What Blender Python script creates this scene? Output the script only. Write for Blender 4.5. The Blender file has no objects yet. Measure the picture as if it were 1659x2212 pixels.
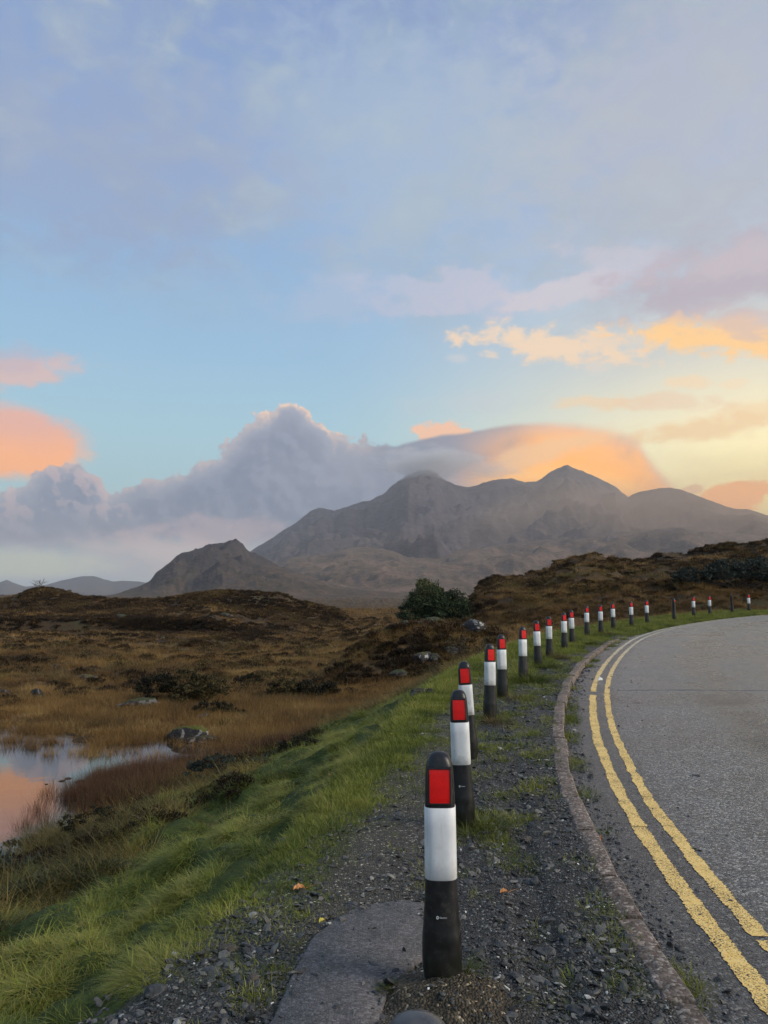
import bpy, bmesh, math, random
import numpy as np
from mathutils import Vector, Matrix, Euler
sc = bpy.context.scene
C = sc.collection
random.seed(5); RNG = np.random.default_rng(5)
def lin(c):
    c = c / 255.0
    return c / 12.92 if c <= .04045 else ((c + .055) / 1.055) ** 2.4
def rgb(r, g_, b): return (lin(r), lin(g_), lin(b), 1.0)

# ---------------------------------------------------------------- camera
cam_d = bpy.data.cameras.new("camera"); cam = bpy.data.objects.new("camera", cam_d); C.objects.link(cam)
cam_d.sensor_fit = 'HORIZONTAL'; cam_d.sensor_width = 36; cam_d.lens = 36.05
cam_d.clip_start = .05; cam_d.clip_end = 40000
cam.location = (0, 0, 1.63); cam.rotation_euler = (math.radians(90 + 7.9), 0, 0)
sc.camera = cam

# ---------------------------------------------------------------- light and exposure
SUN_AZ, SUN_EL = 112.0, 31.0          # degrees to the right of the view / above the horizon
sd = bpy.data.lights.new("sun", 'SUN'); sd.energy = 2.0; sd.angle = math.radians(22); sd.color = (1.0, .90, .76)
sun = bpy.data.objects.new("sun", sd); C.objects.link(sun)
_d = Vector((math.sin(math.radians(SUN_AZ)) * math.cos(math.radians(SUN_EL)), math.cos(math.radians(SUN_AZ)) * math.cos(math.radians(SUN_EL)), math.sin(math.radians(SUN_EL))))
sun.rotation_euler = _d.to_track_quat('Z', 'Y').to_euler()
sc.view_settings.view_transform = 'Standard'; sc.view_settings.look = 'None'
sc.view_settings.exposure = 0.5; sc.view_settings.gamma = 1.0; sc.view_settings.use_curve_mapping = False
sc.render.engine = 'CYCLES'
sc.cycles.use_denoising = True
sc.cycles.max_bounces = 6; sc.cycles.transparent_max_bounces = 8; sc.cycles.volume_bounces = 1
sc.cycles.use_adaptive_sampling = True; sc.cycles.adaptive_threshold = .015

world = bpy.data.worlds.new("World"); sc.world = world; world.use_nodes = True
class NT:
    """tiny helper to write node trees as expressions"""
    def __init__(s, tree): s.t = tree; s.n = tree.nodes; s.l = tree.links
    def new(s, typ, **kw):
        n = s.n.new(typ)
        for k, v in kw.items(): setattr(n, k, v)
        return n
    def put(s, sock, v):
        if isinstance(v, bpy.types.NodeSocket): s.l.new(v, sock)
        elif v is not None:
            if sock.type == 'RGBA' and len(v) == 3: v = (*v, 1)
            sock.default_value = v
    def m(s, op, a, b=None, c=None, clamp=False):
        n = s.new('ShaderNodeMath', operation=op, use_clamp=clamp)
        for i, v in enumerate((a, b, c)):
            if v is not None: s.put(n.inputs[i], v)
        return n.outputs[0]
    def vm(s, op, a, b=None, scale=None):
        n = s.new('ShaderNodeVectorMath', operation=op); s.put(n.inputs[0], a)
        if b is not None: s.put(n.inputs[1], b)
        if scale is not None: s.put(n.inputs[3], scale)
        return n.outputs['Value'] if op in ('LENGTH', 'DOT_PRODUCT', 'DISTANCE') else n.outputs[0]
    def step(s, v, a, b, lo=0.0, hi=1.0, smooth=True):
        n = s.new('ShaderNodeMapRange', interpolation_type='SMOOTHSTEP' if smooth else 'LINEAR', clamp=True)
        s.put(n.inputs[0], v); s.put(n.inputs[1], a); s.put(n.inputs[2], b); s.put(n.inputs[3], lo); s.put(n.inputs[4], hi)
        return n.outputs[0]
    def mix(s, f, a, b, mode='MIX'):
        n = s.new('ShaderNodeMix', data_type='RGBA', blend_type=mode)
        s.put(n.inputs[0], f); s.put(n.inputs[6], a); s.put(n.inputs[7], b); return n.outputs[2]
    def noise(s, vec, scale, detail=4, rough=.5, dim='3D', dist=0, out=0):
        n = s.new('ShaderNodeTexNoise', noise_dimensions=dim)
        if vec is not None: s.l.new(vec, n.inputs['Vector'])
        n.inputs['Scale'].default_value = scale; n.inputs['Detail'].default_value = detail
        n.inputs['Roughness'].default_value = rough; n.inputs['Distortion'].default_value = dist
        return n.outputs[out]
    def voro(s, vec, scale, feature='F1', out='Distance', rnd=1):
        n = s.new('ShaderNodeTexVoronoi', feature=feature)
        if vec is not None: s.l.new(vec, n.inputs['Vector'])
        n.inputs['Scale'].default_value = scale; n.inputs['Randomness'].default_value = rnd
        return n.outputs[out]
    def ramp(s, v, pts, interp='LINEAR'):
        n = s.new('ShaderNodeValToRGB'); cr = n.color_ramp; cr.interpolation = interp
        while len(cr.elements) > 1: cr.elements.remove(cr.elements[-1])
        cr.elements[0].position = pts[0][0]; cr.elements[0].color = (*pts[0][1][:3], 1)
        for p, c in pts[1:]:
            e = cr.elements.new(p); e.color = (*c[:3], 1)
        s.put(n.inputs[0], v); return n.outputs[0]
    def xyz(s, x, y, z=0.0):
        n = s.new('ShaderNodeCombineXYZ')
        for i, v in enumerate((x, y, z)): s.put(n.inputs[i], v)
        return n.outputs[0]
#TERRAIN-BEGIN
R_ = math.radians
EYE = 1.63
# ---------- numpy noise ----------
def _hash(ix, iy, seed):
    h = (ix.astype(np.int64) * 374761393 + iy.astype(np.int64) * 668265263 + seed * 1442695041) & 0xFFFFFFFF
    h = ((h ^ (h >> 13)) * 1274126177) & 0xFFFFFFFF
    h = (h ^ (h >> 16)) & 0xFFFFFFFF
    h = (h * 2246822519) & 0xFFFFFFFF
    return ((h ^ (h >> 15)) & 0xFFFFFF) / float(0xFFFFFF)
def vnoise(x, y, seed=0):
    x = np.asarray(x, float); y = np.asarray(y, float)
    ix = np.floor(x); iy = np.floor(y); fx = x - ix; fy = y - iy
    ux = fx**3 * (fx * (fx * 6 - 15) + 10); uy = fy**3 * (fy * (fy * 6 - 15) + 10)
    def gr(a, b):
        an = _hash(ix + a, iy + b, seed) * 2 * np.pi
        return np.cos(an) * (fx - a) + np.sin(an) * (fy - b)
    a = gr(0, 0) * (1 - ux) + gr(1, 0) * ux
    b = gr(0, 1) * (1 - ux) + gr(1, 1) * ux
    return (a * (1 - uy) + b * uy) * 1.5
def fbm(x, y, scale, octv=4, seed=0, gain=.5):
    s = 0; a = 1; f = 1.0 / scale; t = 0
    for i in range(octv):
        s = s + a * vnoise(np.asarray(x) * f + 17.3 * i, np.asarray(y) * f - 9.1 * i, seed + i); t += a; a *= gain; f *= 2.03
    return s / t
def ridged(x, y, scale, octv=4, seed=0):
    s = 0; a = 1; f = 1.0 / scale; t = 0
    for i in range(octv):
        n = 1 - np.abs(vnoise(np.asarray(x) * f + 3.7 * i, np.asarray(y) * f + 5.1 * i, seed + i)) * 2
        s = s + a * n; t += a; a *= .5; f *= 2.1
    return s / t
def sm(a, b, x):
    t = np.clip((np.asarray(x, float) - a) / (b - a), 0, 1); return t * t * (3 - 2 * t)
# ---------- road alignment: the kerbside yellow line, near to far ----------
LINE = [(1.62,-8),(1.62,-3),(1.66,0),(1.70,2),(1.76,3.79),(1.82,4.6),(1.92,5.59),(2.12,7.15),(2.37,8.5),(2.68,10.0),
        (3.17,12.01),(3.96,14.8),(5.0,17.9),(6.3,21.3),(7.9,25.0),(9.3,27.7),(11.1,30.6),(13.3,33.6),(15.9,36.8),
        (18.5,39.5),(21.5,42.2),(26,45.6),(32,49),(40,52),(52,55),(70,57)]
def catmull(P, n=8):
    P = [np.array(p, float) for p in P]; out = []
    for i in range(len(P) - 1):
        p0 = P[i-1] if i else 2*P[0]-P[1]; p1 = P[i]; p2 = P[i+1]; p3 = P[i+2] if i + 2 < len(P) else 2*P[-1]-P[-2]
        for k in range(n):
            t = k / n
            out.append(.5*((2*p1)+(-p0+p2)*t+(2*p0-5*p1+4*p2-p3)*t*t+(-p0+3*p1-3*p2+p3)*t**3))
    out.append(P[-1]); return np.array(out)
CL = catmull(LINE, 6)
_seg = np.diff(CL, axis=0); _len = np.hypot(_seg[:,0], _seg[:,1]); ARC = np.concatenate([[0], np.cumsum(_len)])
def curve_at(u, s=0.0):
    """point at arc length u, lateral offset s (positive = into the road, to the right)"""
    u = np.asarray(u, float); x = np.interp(u, ARC, CL[:,0]); y = np.interp(u, ARC, CL[:,1])
    e = .6
    dx = np.interp(u+e, ARC, CL[:,0]) - np.interp(u-e, ARC, CL[:,0]); dy = np.interp(u+e, ARC, CL[:,1]) - np.interp(u-e, ARC, CL[:,1])
    L = np.hypot(dx, dy) + 1e-9; dx /= L; dy /= L
    return x + dy * s, y - dx * s, dx, dy
def lateral(X, Y):
    """signed distance from the line (positive on the road side)"""
    X = np.asarray(X, float); Y = np.asarray(Y, float); sh = X.shape; X = X.ravel(); Y = Y.ravel()
    best = np.full(X.shape, 1e9); sg = np.zeros(X.shape)
    near = (np.hypot(X, Y) < 110)
    xs = X[near]; ys = Y[near]; b = np.full(xs.shape, 1e9); s_ = np.zeros(xs.shape)
    for i in range(0, len(_seg), 2):
        j = min(i + 2, len(CL) - 1)
        dx = CL[j,0]-CL[i,0]; dy = CL[j,1]-CL[i,1]; L2 = dx*dx+dy*dy
        t = np.clip(((xs-CL[i,0])*dx + (ys-CL[i,1])*dy)/L2, 0, 1)
        ex = xs-CL[i,0]-t*dx; ey = ys-CL[i,1]-t*dy; d = ex*ex+ey*ey
        m = d < b; b[m] = d[m]; s_[m] = np.sign(ex*dy - ey*dx)[m]
    best[near] = np.sqrt(b) * np.where(s_ == 0, 1, s_)
    far = ~near
    best[far] = np.where(X[far] > Y[far] * 1.2 + 0, 200., -200.)
    return best.reshape(sh)
def g(Y):
    Y = np.asarray(Y, float); Yc = np.clip(Y, -6, 60)
    return 0.000205*Yc*Yc + 0.0403*Yc - 0.163
def road_z(X, Y):
    off = -.1 + .08 * sm(18, 32, Y)
    return g(Y) + off
# pixel of a 1659x2212 view -> azimuth / elevation
def azel(px, py, p=R_(7.9), F=1661.):
    x = (np.asarray(px, float) - 829.5) / F; y = (1106 - np.asarray(py, float)) / F
    Yf = math.cos(p) - y * math.sin(p); Z = math.sin(p) + y * math.cos(p)
    return np.arctan2(x, Yf), np.arctan2(Z, np.hypot(x, Yf))
def crest(pts):
    a, e = azel([q[0] for q in pts], [q[1] for q in pts]); return a, np.tan(e)
def base_plain(r):
    return np.interp(r, [0, 24, 40, 60, 100, 150, 300, 800, 2000, 5000, 9000, 20000], [-1.2, -1.15, -.95, -.75, -.3, .3, 4.5, 21, 55, 90, 110, 110])
LEFT = crest([(-400,1300),(-120,1296),(0,1290),(30,1283),(60,1270),(90,1265),(112,1266),(140,1273),(180,1287),(250,1294),(310,1299),(380,1296),(450,1286),(520,1279),(570,1276),(605,1277),(640,1292),(700,1305),(760,1312)])
RIGHT = crest([(985,1290),(1010,1272),(1060,1257),(1100,1250),(1150,1245),(1180,1229),(1210,1213),(1260,1209),(1330,1211),(1400,1212),(1440,1203),(1500,1195),(1560,1186),(1600,1180),(1640,1168),(1659,1166),(1800,1140),(2100,1120),(2600,1120)])
POND = np.array([(-4.75,9.2),(-4.35,10.4),(-4.15,11.6),(-4.7,12.6),(-5.0,13.6),(-4.6,14.8),(-3.7,16.0),(-2.7,17.4),(-3.6,18.4),(-5.2,18.9),(-6.6,18.6),(-7.6,20.2),(-10.0,21.6),(-13,22.6),(-18,23.2),(-23,20),(-20,11),(-13,8.2),(-8,8.4),(-6,8.7)])
def poly_sd(X, Y, P):
    X = np.asarray(X, float); Y = np.asarray(Y, float)
    d = np.full(X.shape, 1e9); ins = np.zeros(X.shape, bool); n = len(P)
    for i in range(n):
        x1, y1 = P[i]; x2, y2 = P[(i+1) % n]
        dx, dy = x2-x1, y2-y1; t = np.clip(((X-x1)*dx+(Y-y1)*dy)/(dx*dx+dy*dy), 0, 1)
        d = np.minimum(d, np.hypot(X-x1-t*dx, Y-y1-t*dy))
        c = ((y1 > Y) != (y2 > Y)) & (X < (x2-x1)*(Y-y1)/((y2-y1) or 1e-9)+x1); ins ^= c
    return np.where(ins, -d, d)
WATER_Z = -1.22
def verge_w(Y):
    return np.interp(Y, [-6, 2, 4, 6, 9, 14, 18, 24, 32, 45, 60], [2.4, 2.4, 2.2, 1.9, 1.85, 2.2, 2.4, 2.5, 2.3, 2.3, 2.3])
def terrain(X, Y, detail=True):
    X = np.asarray(X, float); Y = np.asarray(Y, float)
    r = np.hypot(X, Y); az = np.arctan2(X, Y)
    zb = base_plain(r)
    # ground lifts towards the right of the valley
    lift = sm(R_(-5), R_(9), az) * np.interp(r, [0, 19, 28, 45, 60, 100, 200, 500], [0, 0, .95, 1.9, 2.4, 2.4, 1, 0])
    zb = zb + lift
    n1 = fbm(X, Y, 5.5, 4, 3); n2 = fbm(X, Y, 1.5, 3, 11); n3 = fbm(X, Y, 28, 3, 21)
    rough = np.interp(r, [0, 19, 24, 34, 60, 200, 900, 3000], [.05, .05, .12, .34, .5, 1.0, 4.0, 9.0])
    rough = rough * (1 - .65 * sm(85, 120, r) * (1 - sm(260, 500, r)) * (1 - sm(R_(-4), R_(-1), az)))
    # left ridge with its dark scarp
    rc = 140 + 12 * np.sin(az * 9) ; cz = EYE + rc * np.interp(az, LEFT[0], LEFT[1], left=LEFT[1][0], right=-.02) - .55
    t = (r - rc); prof = np.where(t < 0, sm(-34, 0, t) * .55 + .45 * sm(-14, 0, t), 1 - sm(0, 70, t))
    wl = 1 - sm(R_(-4), R_(-1.5), az)
    z = zb + np.clip(cz - zb, 0, None) * prof * wl
    sc = sm(-3.2, 3.2, r - (104 + 10*np.sin(az*14+1) + 5*n3*6)) * (1 - sm(112, 150, r)) * (1-sm(R_(-13), R_(-8), az))
    z = z + sc * 1.7
    # heather hill on the right
    rr = 98 + 8 * np.sin(az * 11 + 1); cr = EYE + rr * np.interp(az, RIGHT[0], RIGHT[1], left=-.01)
    start = np.interp(az, [R_(5), R_(12), R_(20), R_(27), R_(40)], [50, 44, 50, 58, 62])
    tt = np.clip((r - start) / (rr - start), 0, 1); pr = np.where(r < rr, tt ** .85 * (1.0) , 1 - sm(0, 120, r - rr))
    wr = sm(R_(5.2), R_(7.5), az)
    z = z + np.clip(cr - z, 0, None) * pr * wr
    # stony knoll
    kd = np.sqrt(((X-1.9)/5.6)**2 + ((Y-33.5)/5.5)**2)
    z = z + (1.38 - z) * (1 - sm(0.12, 1.0, kd)) * (kd < 1)
    k2 = np.sqrt(((X+1.6)/3.0)**2 + ((Y-30.5)/3)**2); z = z + .4*(1-sm(0.1, 1, k2))
    hill = sm(42, 60, r) * wr
    z = z + rough * (n1 * .8 + n2 * .62 + n3 * .5) * 1.1 + hill * (n1 * .9 + ridged(X, Y, 9, 3, 31) * .35 - .2)
    # bog around the pond
    bog = (1 - sm(19, 26, r))
    ps = poly_sd(np.where(r < 60, X, 999.), np.where(r < 60, Y, 999.), POND) + n2 * 2.1 + fbm(X, Y, .5, 2, 51) * .9
    marsh = sm(26, 20.5, r) * sm(R_(2), R_(-3), az) 
    z = z * (1 - marsh) + marsh * (WATER_Z + .012 + .16 * fbm(X * .7, Y, 2.6, 3, 61) + .045 * n1 + .012 * ps.clip(0, 6))
    z = np.where(ps < .25, np.minimum(z, WATER_Z + .3 * ps.clip(-.9, .25) - .02*(ps<0)), z)
    # verge + bank down from it
    s = lateral(X, Y)
    w = verge_w(Y)
    vz = g(Y) + .02 * n2
    d = -(s + .50) - w                        # distance beyond the verge's outer edge
    ramp_w = np.interp(Y, [0, 9, 18, 26, 34], [4.6, 4.4, 4.0, 4.0, 5.0])
    q = np.clip(d / ramp_w, 0, 1)
    q = q + .10*np.sin(q*np.pi)              # slightly convex
    lump = (fbm(X, Y, .9, 3, 71) * .24 + fbm(X, Y, .35, 2, 75) * .10) * np.clip(d*1.2, 0, 1) * (1 - sm(.8, 1.0, q))
    zz = vz * (1 - q) + z * q + lump
    z = np.where(d < 0, vz, np.where(q < 1, zz, z))
    onroad = s > -.50
    rz = road_z(X, Y) - .07
    rz = np.where(s > 14, rz + (z*0 + .02*(s.clip(0, 200)-14)) , rz)
    z = np.where(onroad, rz, z)
    # mound of earth at the foot of the nearest whole bollard
    md = np.hypot((X-.29)/.34, (Y-3.60)/.30) + .25 * fbm(X, Y, .12, 3, 77); z = z + np.where(s < -.55, .085*(1-sm(.2, 1, md)), 0)
    z = z + np.where((d < 0) & (s < -.5), .012 * fbm(X, Y, .45, 3, 78) - .03 * (1 - sm(.05, .16, np.abs(s + .98 + .12 * n2))) * (1 - sm(6, 9, Y)), 0)
    return z
#TERRAIN-END

# ---------------------------------------------------------------- sky (world)
def build_sky():
    t = NT(world.node_tree); t.n.clear()
    D = t.new('ShaderNodeTexCoord').outputs['Generated']
    Dn = t.vm('NORMALIZE', D)
    sx = t.new('ShaderNodeSeparateXYZ'); t.put(sx.inputs[0], Dn)
    AZ = t.m('MULTIPLY', t.m('ARCTAN2', sx.outputs[0], sx.outputs[1]), 57.29578)
    EL = t.m('MULTIPLY', t.m('ARCSINE', sx.outputs[2]), 57.29578)
    def pe(px, py):
        a, e = azel(px, py); return math.degrees(float(a)), math.degrees(float(e))
    def HOT(r, g_, b, k): c = rgb(r, g_, b); return (c[0]*k, c[1]*k, c[2]*k, 1)
    Kd = 1 / 57.29578 * 1661 # display px per degree ~29
    # clear sky: cool column and warm column, mixed by bearing
    E01 = t.step(EL, -2, 45, smooth=False)
    def at(y): return (pe(830, y)[1] + 2) / 47.0
    cool = t.ramp(E01, [(0, rgb(176,180,186)), (at(1290), rgb(186,200,200)), (at(1200), rgb(190,214,212)), (at(1060), rgb(172,210,218)), (at(940), rgb(166,208,224)), (at(780), rgb(150,192,222)), (at(620), rgb(140,180,218)), (at(400), rgb(134,166,210)), (at(60), rgb(128,152,196)), (1, rgb(118,142,188))])
    warm = t.ramp(E01, [(0, HOT(240,190,120,1.1)), (at(1150), HOT(255,224,130,1.3)), (at(1040), HOT(255,238,170,1.3)), (at(930), HOT(250,236,190,1.12)), (at(800), rgb(222,220,206)), (at(650), rgb(190,201,212)), (at(400), rgb(158,177,208)), (at(60), rgb(146,162,196)), (1, rgb(140,156,192))])
    # bearing of the glow: strongest about 60 deg right of the view, soft either side, one smooth lobe round the sky
    dA = t.m('ABSOLUTE', t.m('SUBTRACT', AZ, 62.0)); dA = t.m('MINIMUM', dA, t.m('SUBTRACT', 360.0, dA))
    W = t.step(dA, 68, 34)
    base = t.mix(W, cool, warm)
    nish = t.new('ShaderNodeTexSky', sky_type='NISHITA', sun_disc=False, sun_elevation=math.radians(8), sun_rotation=math.radians(80), altitude=50)
    base = t.mix(.06, base, t.vm('SCALE', nish.outputs[0], scale=.1))
    # noise fields in sky coordinates
    P = t.xyz(AZ, EL, 0.0)
    Pw = t.xyz(t.m('MULTIPLY', sx.outputs[0], 1.0), sx.outputs[1], t.m('MULTIPLY', sx.outputs[2], 2.2))
    nb = t.noise(Pw, 3.2, 5, .55, dist=.3)
    nb2 = t.noise(Pw, 1.5, 3, .5, dist=.4)
    nf = t.noise(Pw, 14, 5, .6)
    nc = t.noise(Dn, 22, 6, .62, dist=.25)
    nc2 = t.noise(Dn, 55, 4, .6)
    Ps = t.vm('MULTIPLY', P, (1, 1.7, 1)); nw = t.noise(Ps, .16, 8, .62, dist=.35, dim='3D'); nw2 = t.noise(t.vm('ADD', Ps, (37, 11, 5)), .42, 7, .65, dist=.3)
    def billow(off):
        Q = t.vm('ADD', P, off); wq = t.new('ShaderNodeTexNoise'); t.l.new(Q, wq.inputs['Vector']); wq.inputs['Scale'].default_value = 1.1; wq.inputs['Detail'].default_value = 4
        Q = t.vm('ADD', Q, t.vm('SCALE', t.vm('SUBTRACT', wq.outputs['Color'], (.5, .5, .5)), scale=1.1))
        def sv(sc_):
            v = t.new('ShaderNodeTexVoronoi', feature='SMOOTH_F1', voronoi_dimensions='2D'); t.l.new(Q, v.inputs['Vector']); v.inputs['Scale'].default_value = sc_; v.inputs['Smoothness'].default_value = .25; return t.m('SUBTRACT', .45, v.outputs['Distance'])
        return t.m('ADD', t.m('ADD', t.m('MULTIPLY', sv(.36), 1.7), t.m('MULTIPLY', sv(.95), .8)), t.m('MULTIPLY', sv(2.4), .34))
    BL = billow((0, 0, 0)); BL2 = billow((.42, .42, 0))
    # ---- high veil over the upper half
    lowedge = t.m('ADD', t.step(AZ, -30, 30, 23.5, 17.0), t.m('MULTIPLY', t.m('SUBTRACT', nb2, .5), 22))
    veil = t.step(t.m('SUBTRACT', EL, lowedge), -5, 6)
    vd = t.m('MULTIPLY', veil, t.step(t.m('ADD', t.m('MULTIPLY', nw, .65), t.m('MULTIPLY', nb, .35)), .40, .60, .04, .96))
    vcol = t.mix(t.step(nb2, .35, .65), rgb(124,153,180), rgb(158,175,184))
    wv = t.m('MULTIPLY', t.step(AZ, 2, 32), t.step(EL, 42, 18))
    vcol = t.mix(t.m('MULTIPLY', wv, .55), vcol, rgb(190,180,192))
    vcol = t.mix(t.m('MULTIPLY', t.step(t.m('ADD', t.m('MULTIPLY', nw2, .4), t.m('MULTIPLY', nw, .6)), .48, .62), .45), vcol, rgb(182,194,198))
    vcol = t.mix(t.m('MULTIPLY', t.step(nb2, .46, .6), .14), vcol, rgb(158,160,188))
    col = t.mix(t.m('MULTIPLY', vd, .92), base, vcol)
    # pale bluish bright patch upper centre of the veil
    def blob(cx, cy, rx, ry, soft=.5, rot=0, dist=.5, nz=None):
        a, e = pe(cx, cy)
        d = t.vm('SUBTRACT', P, (a, e, 0))
        rn = t.new('ShaderNodeVectorRotate', rotation_type='Z_AXIS'); t.put(rn.inputs[0], d); rn.inputs['Angle'].default_value = math.radians(rot)
        k = 1661 / 57.3
        d = t.vm('MULTIPLY', rn.outputs[0], (k / rx, k / ry, 0))
        r_ = t.m('ADD', t.vm('LENGTH', d), t.m('ADD', t.m('MULTIPLY', t.m('SUBTRACT', nz or nc, .5), dist * 1.6), t.m('MULTIPLY', t.m('SUBTRACT', nw2, .5), dist * 2.4)))
        return t.step(r_, 1 + soft * .5, 1 - soft * .5)
    def lay(col, m, c, op=1.0): return t.mix(t.m('MULTIPLY', m, op), col, c)
    col = lay(col, blob(900, 330, 330, 170, 1.4, 0, 1.0, nb), rgb(168,186,202), .55)
    col = lay(col, blob(1480, 210, 360, 160, 1.5, -10, 1.1, nb), rgb(176,180,190), .6)
    col = lay(col, blob(220, 350, 330, 150, 1.4, 0, 1.2, nb), rgb(145,158,188), .6)
    for (cx, cy, rx, ry, ro, c, op, sf, di) in [
        (975,640,150,40,3,rgb(190,190,206),.8,.9,1.5),(760,640,150,38,-5,rgb(168,184,210),.6,1.2,1.5),(1215,632,110,26,-4,rgb(206,198,206),.75,1,1.6),
        (1340,560,90,34,10,rgb(198,194,206),.6,1.1,1.5),
        (1560,605,190,62,-6,rgb(176,166,180),.85,.9,1.1),(1600,560,140,24,-4,rgb(196,184,190),.6,1,1.3),(1190,742,170,30,8,rgb(250,216,178),.85,.9,1.5),
        (1380,735,100,16,5,rgb(228,210,190),.6,1.1,1.6),
        (1600,728,190,34,10,HOT(250,198,124,1.1),.95,.8,1.2),(1640,690,120,30,10,rgb(206,184,180),.7,1,1.2),(990,773,24,9,0,rgb(205,205,208),.6,1,1),
        (1290,795,26,12,0,rgb(226,214,200),.6,1.2,1),(1484,824,42,14,0,rgb(248,218,176),.8,.9,1.2),(1590,828,22,9,0,rgb(250,222,180),.6,1,1),
        (1300,870,70,14,3,rgb(244,212,168),.75,1,1.4),(1430,868,100,16,6,rgb(240,206,170),.6,1,1.4),(1060,862,90,20,0,rgb(198,206,212),.5,1.2,1.6),
        (1490,936,130,20,-2,rgb(246,206,150),.75,1,1.4),(1640,885,60,18,0,rgb(250,214,160),.6,1.2,1.3),(900,878,50,14,0,rgb(188,204,212),.35,1.2,1.5),
        (40,806,130,26,-14,rgb(224,186,176),.85,.9,1.0),(20,775,80,24,-14,rgb(190,176,190),.5,1.2,1.2)]:
        col = lay(col, blob(cx, cy, rx, ry, sf, ro, di, nf if rx > 60 else nc), c, op)
    # ---- glowing lens cloud on the left
    m = blob(28, 955, 134, 66, .5, 4, .30)
    lc = t.mix(t.step(t.m('ADD', EL, t.m('MULTIPLY', t.m('SUBTRACT', nc, .5), 1.5)), pe(40, 900)[1], pe(40, 1000)[1]), HOT(232,172,150,1.1), HOT(255,172,104,1.2))
    col = lay(col, m, lc, .97)
    # ---- cumulus bank behind and over the mountain
    top_pts = [(-700,1080),(-300,1040),(-60,1065),(0,1062),(50,1042),(110,1020),(150,1014),(190,1024),(225,1055),(280,1048),(325,1045),(360,1036),(410,1022),(440,1010),(465,985),(500,955),(540,922),(570,900),(600,884),(630,882),(662,900),(690,925),(730,950),(760,966),(800,958),(860,962),(910,950),(960,940),(1010,936),(1060,926),(1110,918),(1160,916),(1240,920),(1300,928),(1350,944),(1385,962),(1400,990),(1425,1020),(1450,1046),(1480,1075),(1560,1120),(1659,1180),(1900,1260)]
    fc = t.new('ShaderNodeFloatCurve'); cv = fc.mapping.curves[0]
    AZn = t.step(AZ, -60, 60, smooth=False); t.put(fc.inputs[1], AZn)
    pts = [((pe(x, y)[0] + 60) / 120, pe(x, y)[1] / 30) for x, y in top_pts]
    pts = [p for p in pts if 0 < p[0] < 1]
    cv.points[0].location = (0, max(0, pts[0][1])); cv.points[1].location = (1, 0)
    for p in pts:
        q = cv.points.new(p[0], max(0, p[1])); 
    for q in cv.points: q.handle_type = 'VECTOR'
    fc.mapping.update()
    TOP = t.m('MULTIPLY', fc.outputs[0], 30)
    cumul = t.step(AZ, pe(750,0)[0] , pe(880,0)[0], 1.0, .06)                   # billowy left, smooth lens on the right
    bump = t.m('MULTIPLY', t.m('ADD', t.m('ADD', t.m('MULTIPLY', BL, .95), .22), t.m('ADD', t.m('MULTIPLY', t.m('SUBTRACT', nc, .5), 1.2), t.m('MULTIPLY', t.m('SUBTRACT', nc2, .5), .8))), cumul)
    dep = t.m('SUBTRACT', t.m('ADD', TOP, bump), EL)                               # degrees below the cloud top
    softw = t.step(AZ, pe(1000,0)[0], pe(1420,0)[0], .16, .75)
    mk = t.step(dep, t.m('MULTIPLY', softw, -1), softw)
    mk = t.m('MULTIPLY', mk, t.step(t.m('ADD', AZ, t.m('MULTIPLY', t.m('SUBTRACT', nf, .5), 5)), pe(1475,0)[0], pe(1370,0)[0]))
    bot = t.m('ADD', t.step(AZ, pe(0,0)[0], pe(620,0)[0], pe(0,1196)[1], pe(620,1170)[1]), t.m('MULTIPLY', t.m('SUBTRACT', nb, .5), 3.0))
    mb = t.step(t.m('SUBTRACT', EL, bot), -.9, 1.0)
    mk = t.m('MULTIPLY', mk, mb)
    body = t.mix(t.step(nb, .38, .62), rgb(108,124,150), rgb(134,142,162))
    body = t.mix(t.m('MULTIPLY', t.step(AZ, pe(430,0)[0], pe(60,0)[0]), t.step(EL, 8, 3)), body, rgb(150,146,164))
    # sunlit crowns of the towers (the sun stands off to the right)
    lit = t.step(t.m('SUBTRACT', BL, BL2), -.08, .42)
    body = t.mix(t.m('MULTIPLY', t.m('MULTIPLY', lit, t.step(AZ, pe(1050,0)[0], pe(820,0)[0])), .24), body, rgb(166,174,192))
    body = t.mix(t.m('MULTIPLY', t.m('MULTIPLY', t.step(t.m('SUBTRACT', BL2, BL), .0, .5), t.step(AZ, pe(1050,0)[0], pe(820,0)[0])), .20), body, rgb(98,118,146))
    crown = t.m('MULTIPLY', t.step(dep, 2.6, -.1), t.step(AZ, pe(860,0)[0], pe(700,0)[0], .0, 1.0))
    crown_az = t.step(AZ, pe(530,0)[0], pe(610,0)[0], .35, 1.0)
    body = t.mix(t.m('MULTIPLY', crown, .42), body, rgb(196,198,208))
    body = t.mix(t.m('MULTIPLY', t.m('MULTIPLY', t.m('ADD', t.m('MULTIPLY', lit, .6), .4), t.step(dep, 1.05, 0)), t.m('MULTIPLY', crown, crown_az)), body, rgb(255,214,182))
    body = t.mix(t.m('MULTIPLY', t.m('MULTIPLY', t.step(dep, 4.5, 1), lit), t.m('MULTIPLY', t.step(AZ, pe(430,0)[0], pe(250,0)[0]), .5)), body, rgb(214,184,180))
    # orange flank on the right
    orange = t.ramp(t.step(t.m('ADD', dep, t.m('MULTIPLY', t.m('SUBTRACT', nf, .5), 1.6)), 0, 4.6, smooth=False), [(0, HOT(236,186,150,1.1)), (.25, HOT(252,176,96,1.25)), (.6, HOT(255,170,62,1.35)), (.85, HOT(255,184,84,1.35)), (1, HOT(248,160,72,1.25))])
    of = t.step(t.m('ADD', AZ, t.m('ADD', t.m('MULTIPLY', t.m('SUBTRACT', nb, .5), 8), t.m('MULTIPLY', dep, .4))), pe(985,0)[0], pe(1190,0)[0])
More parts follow.
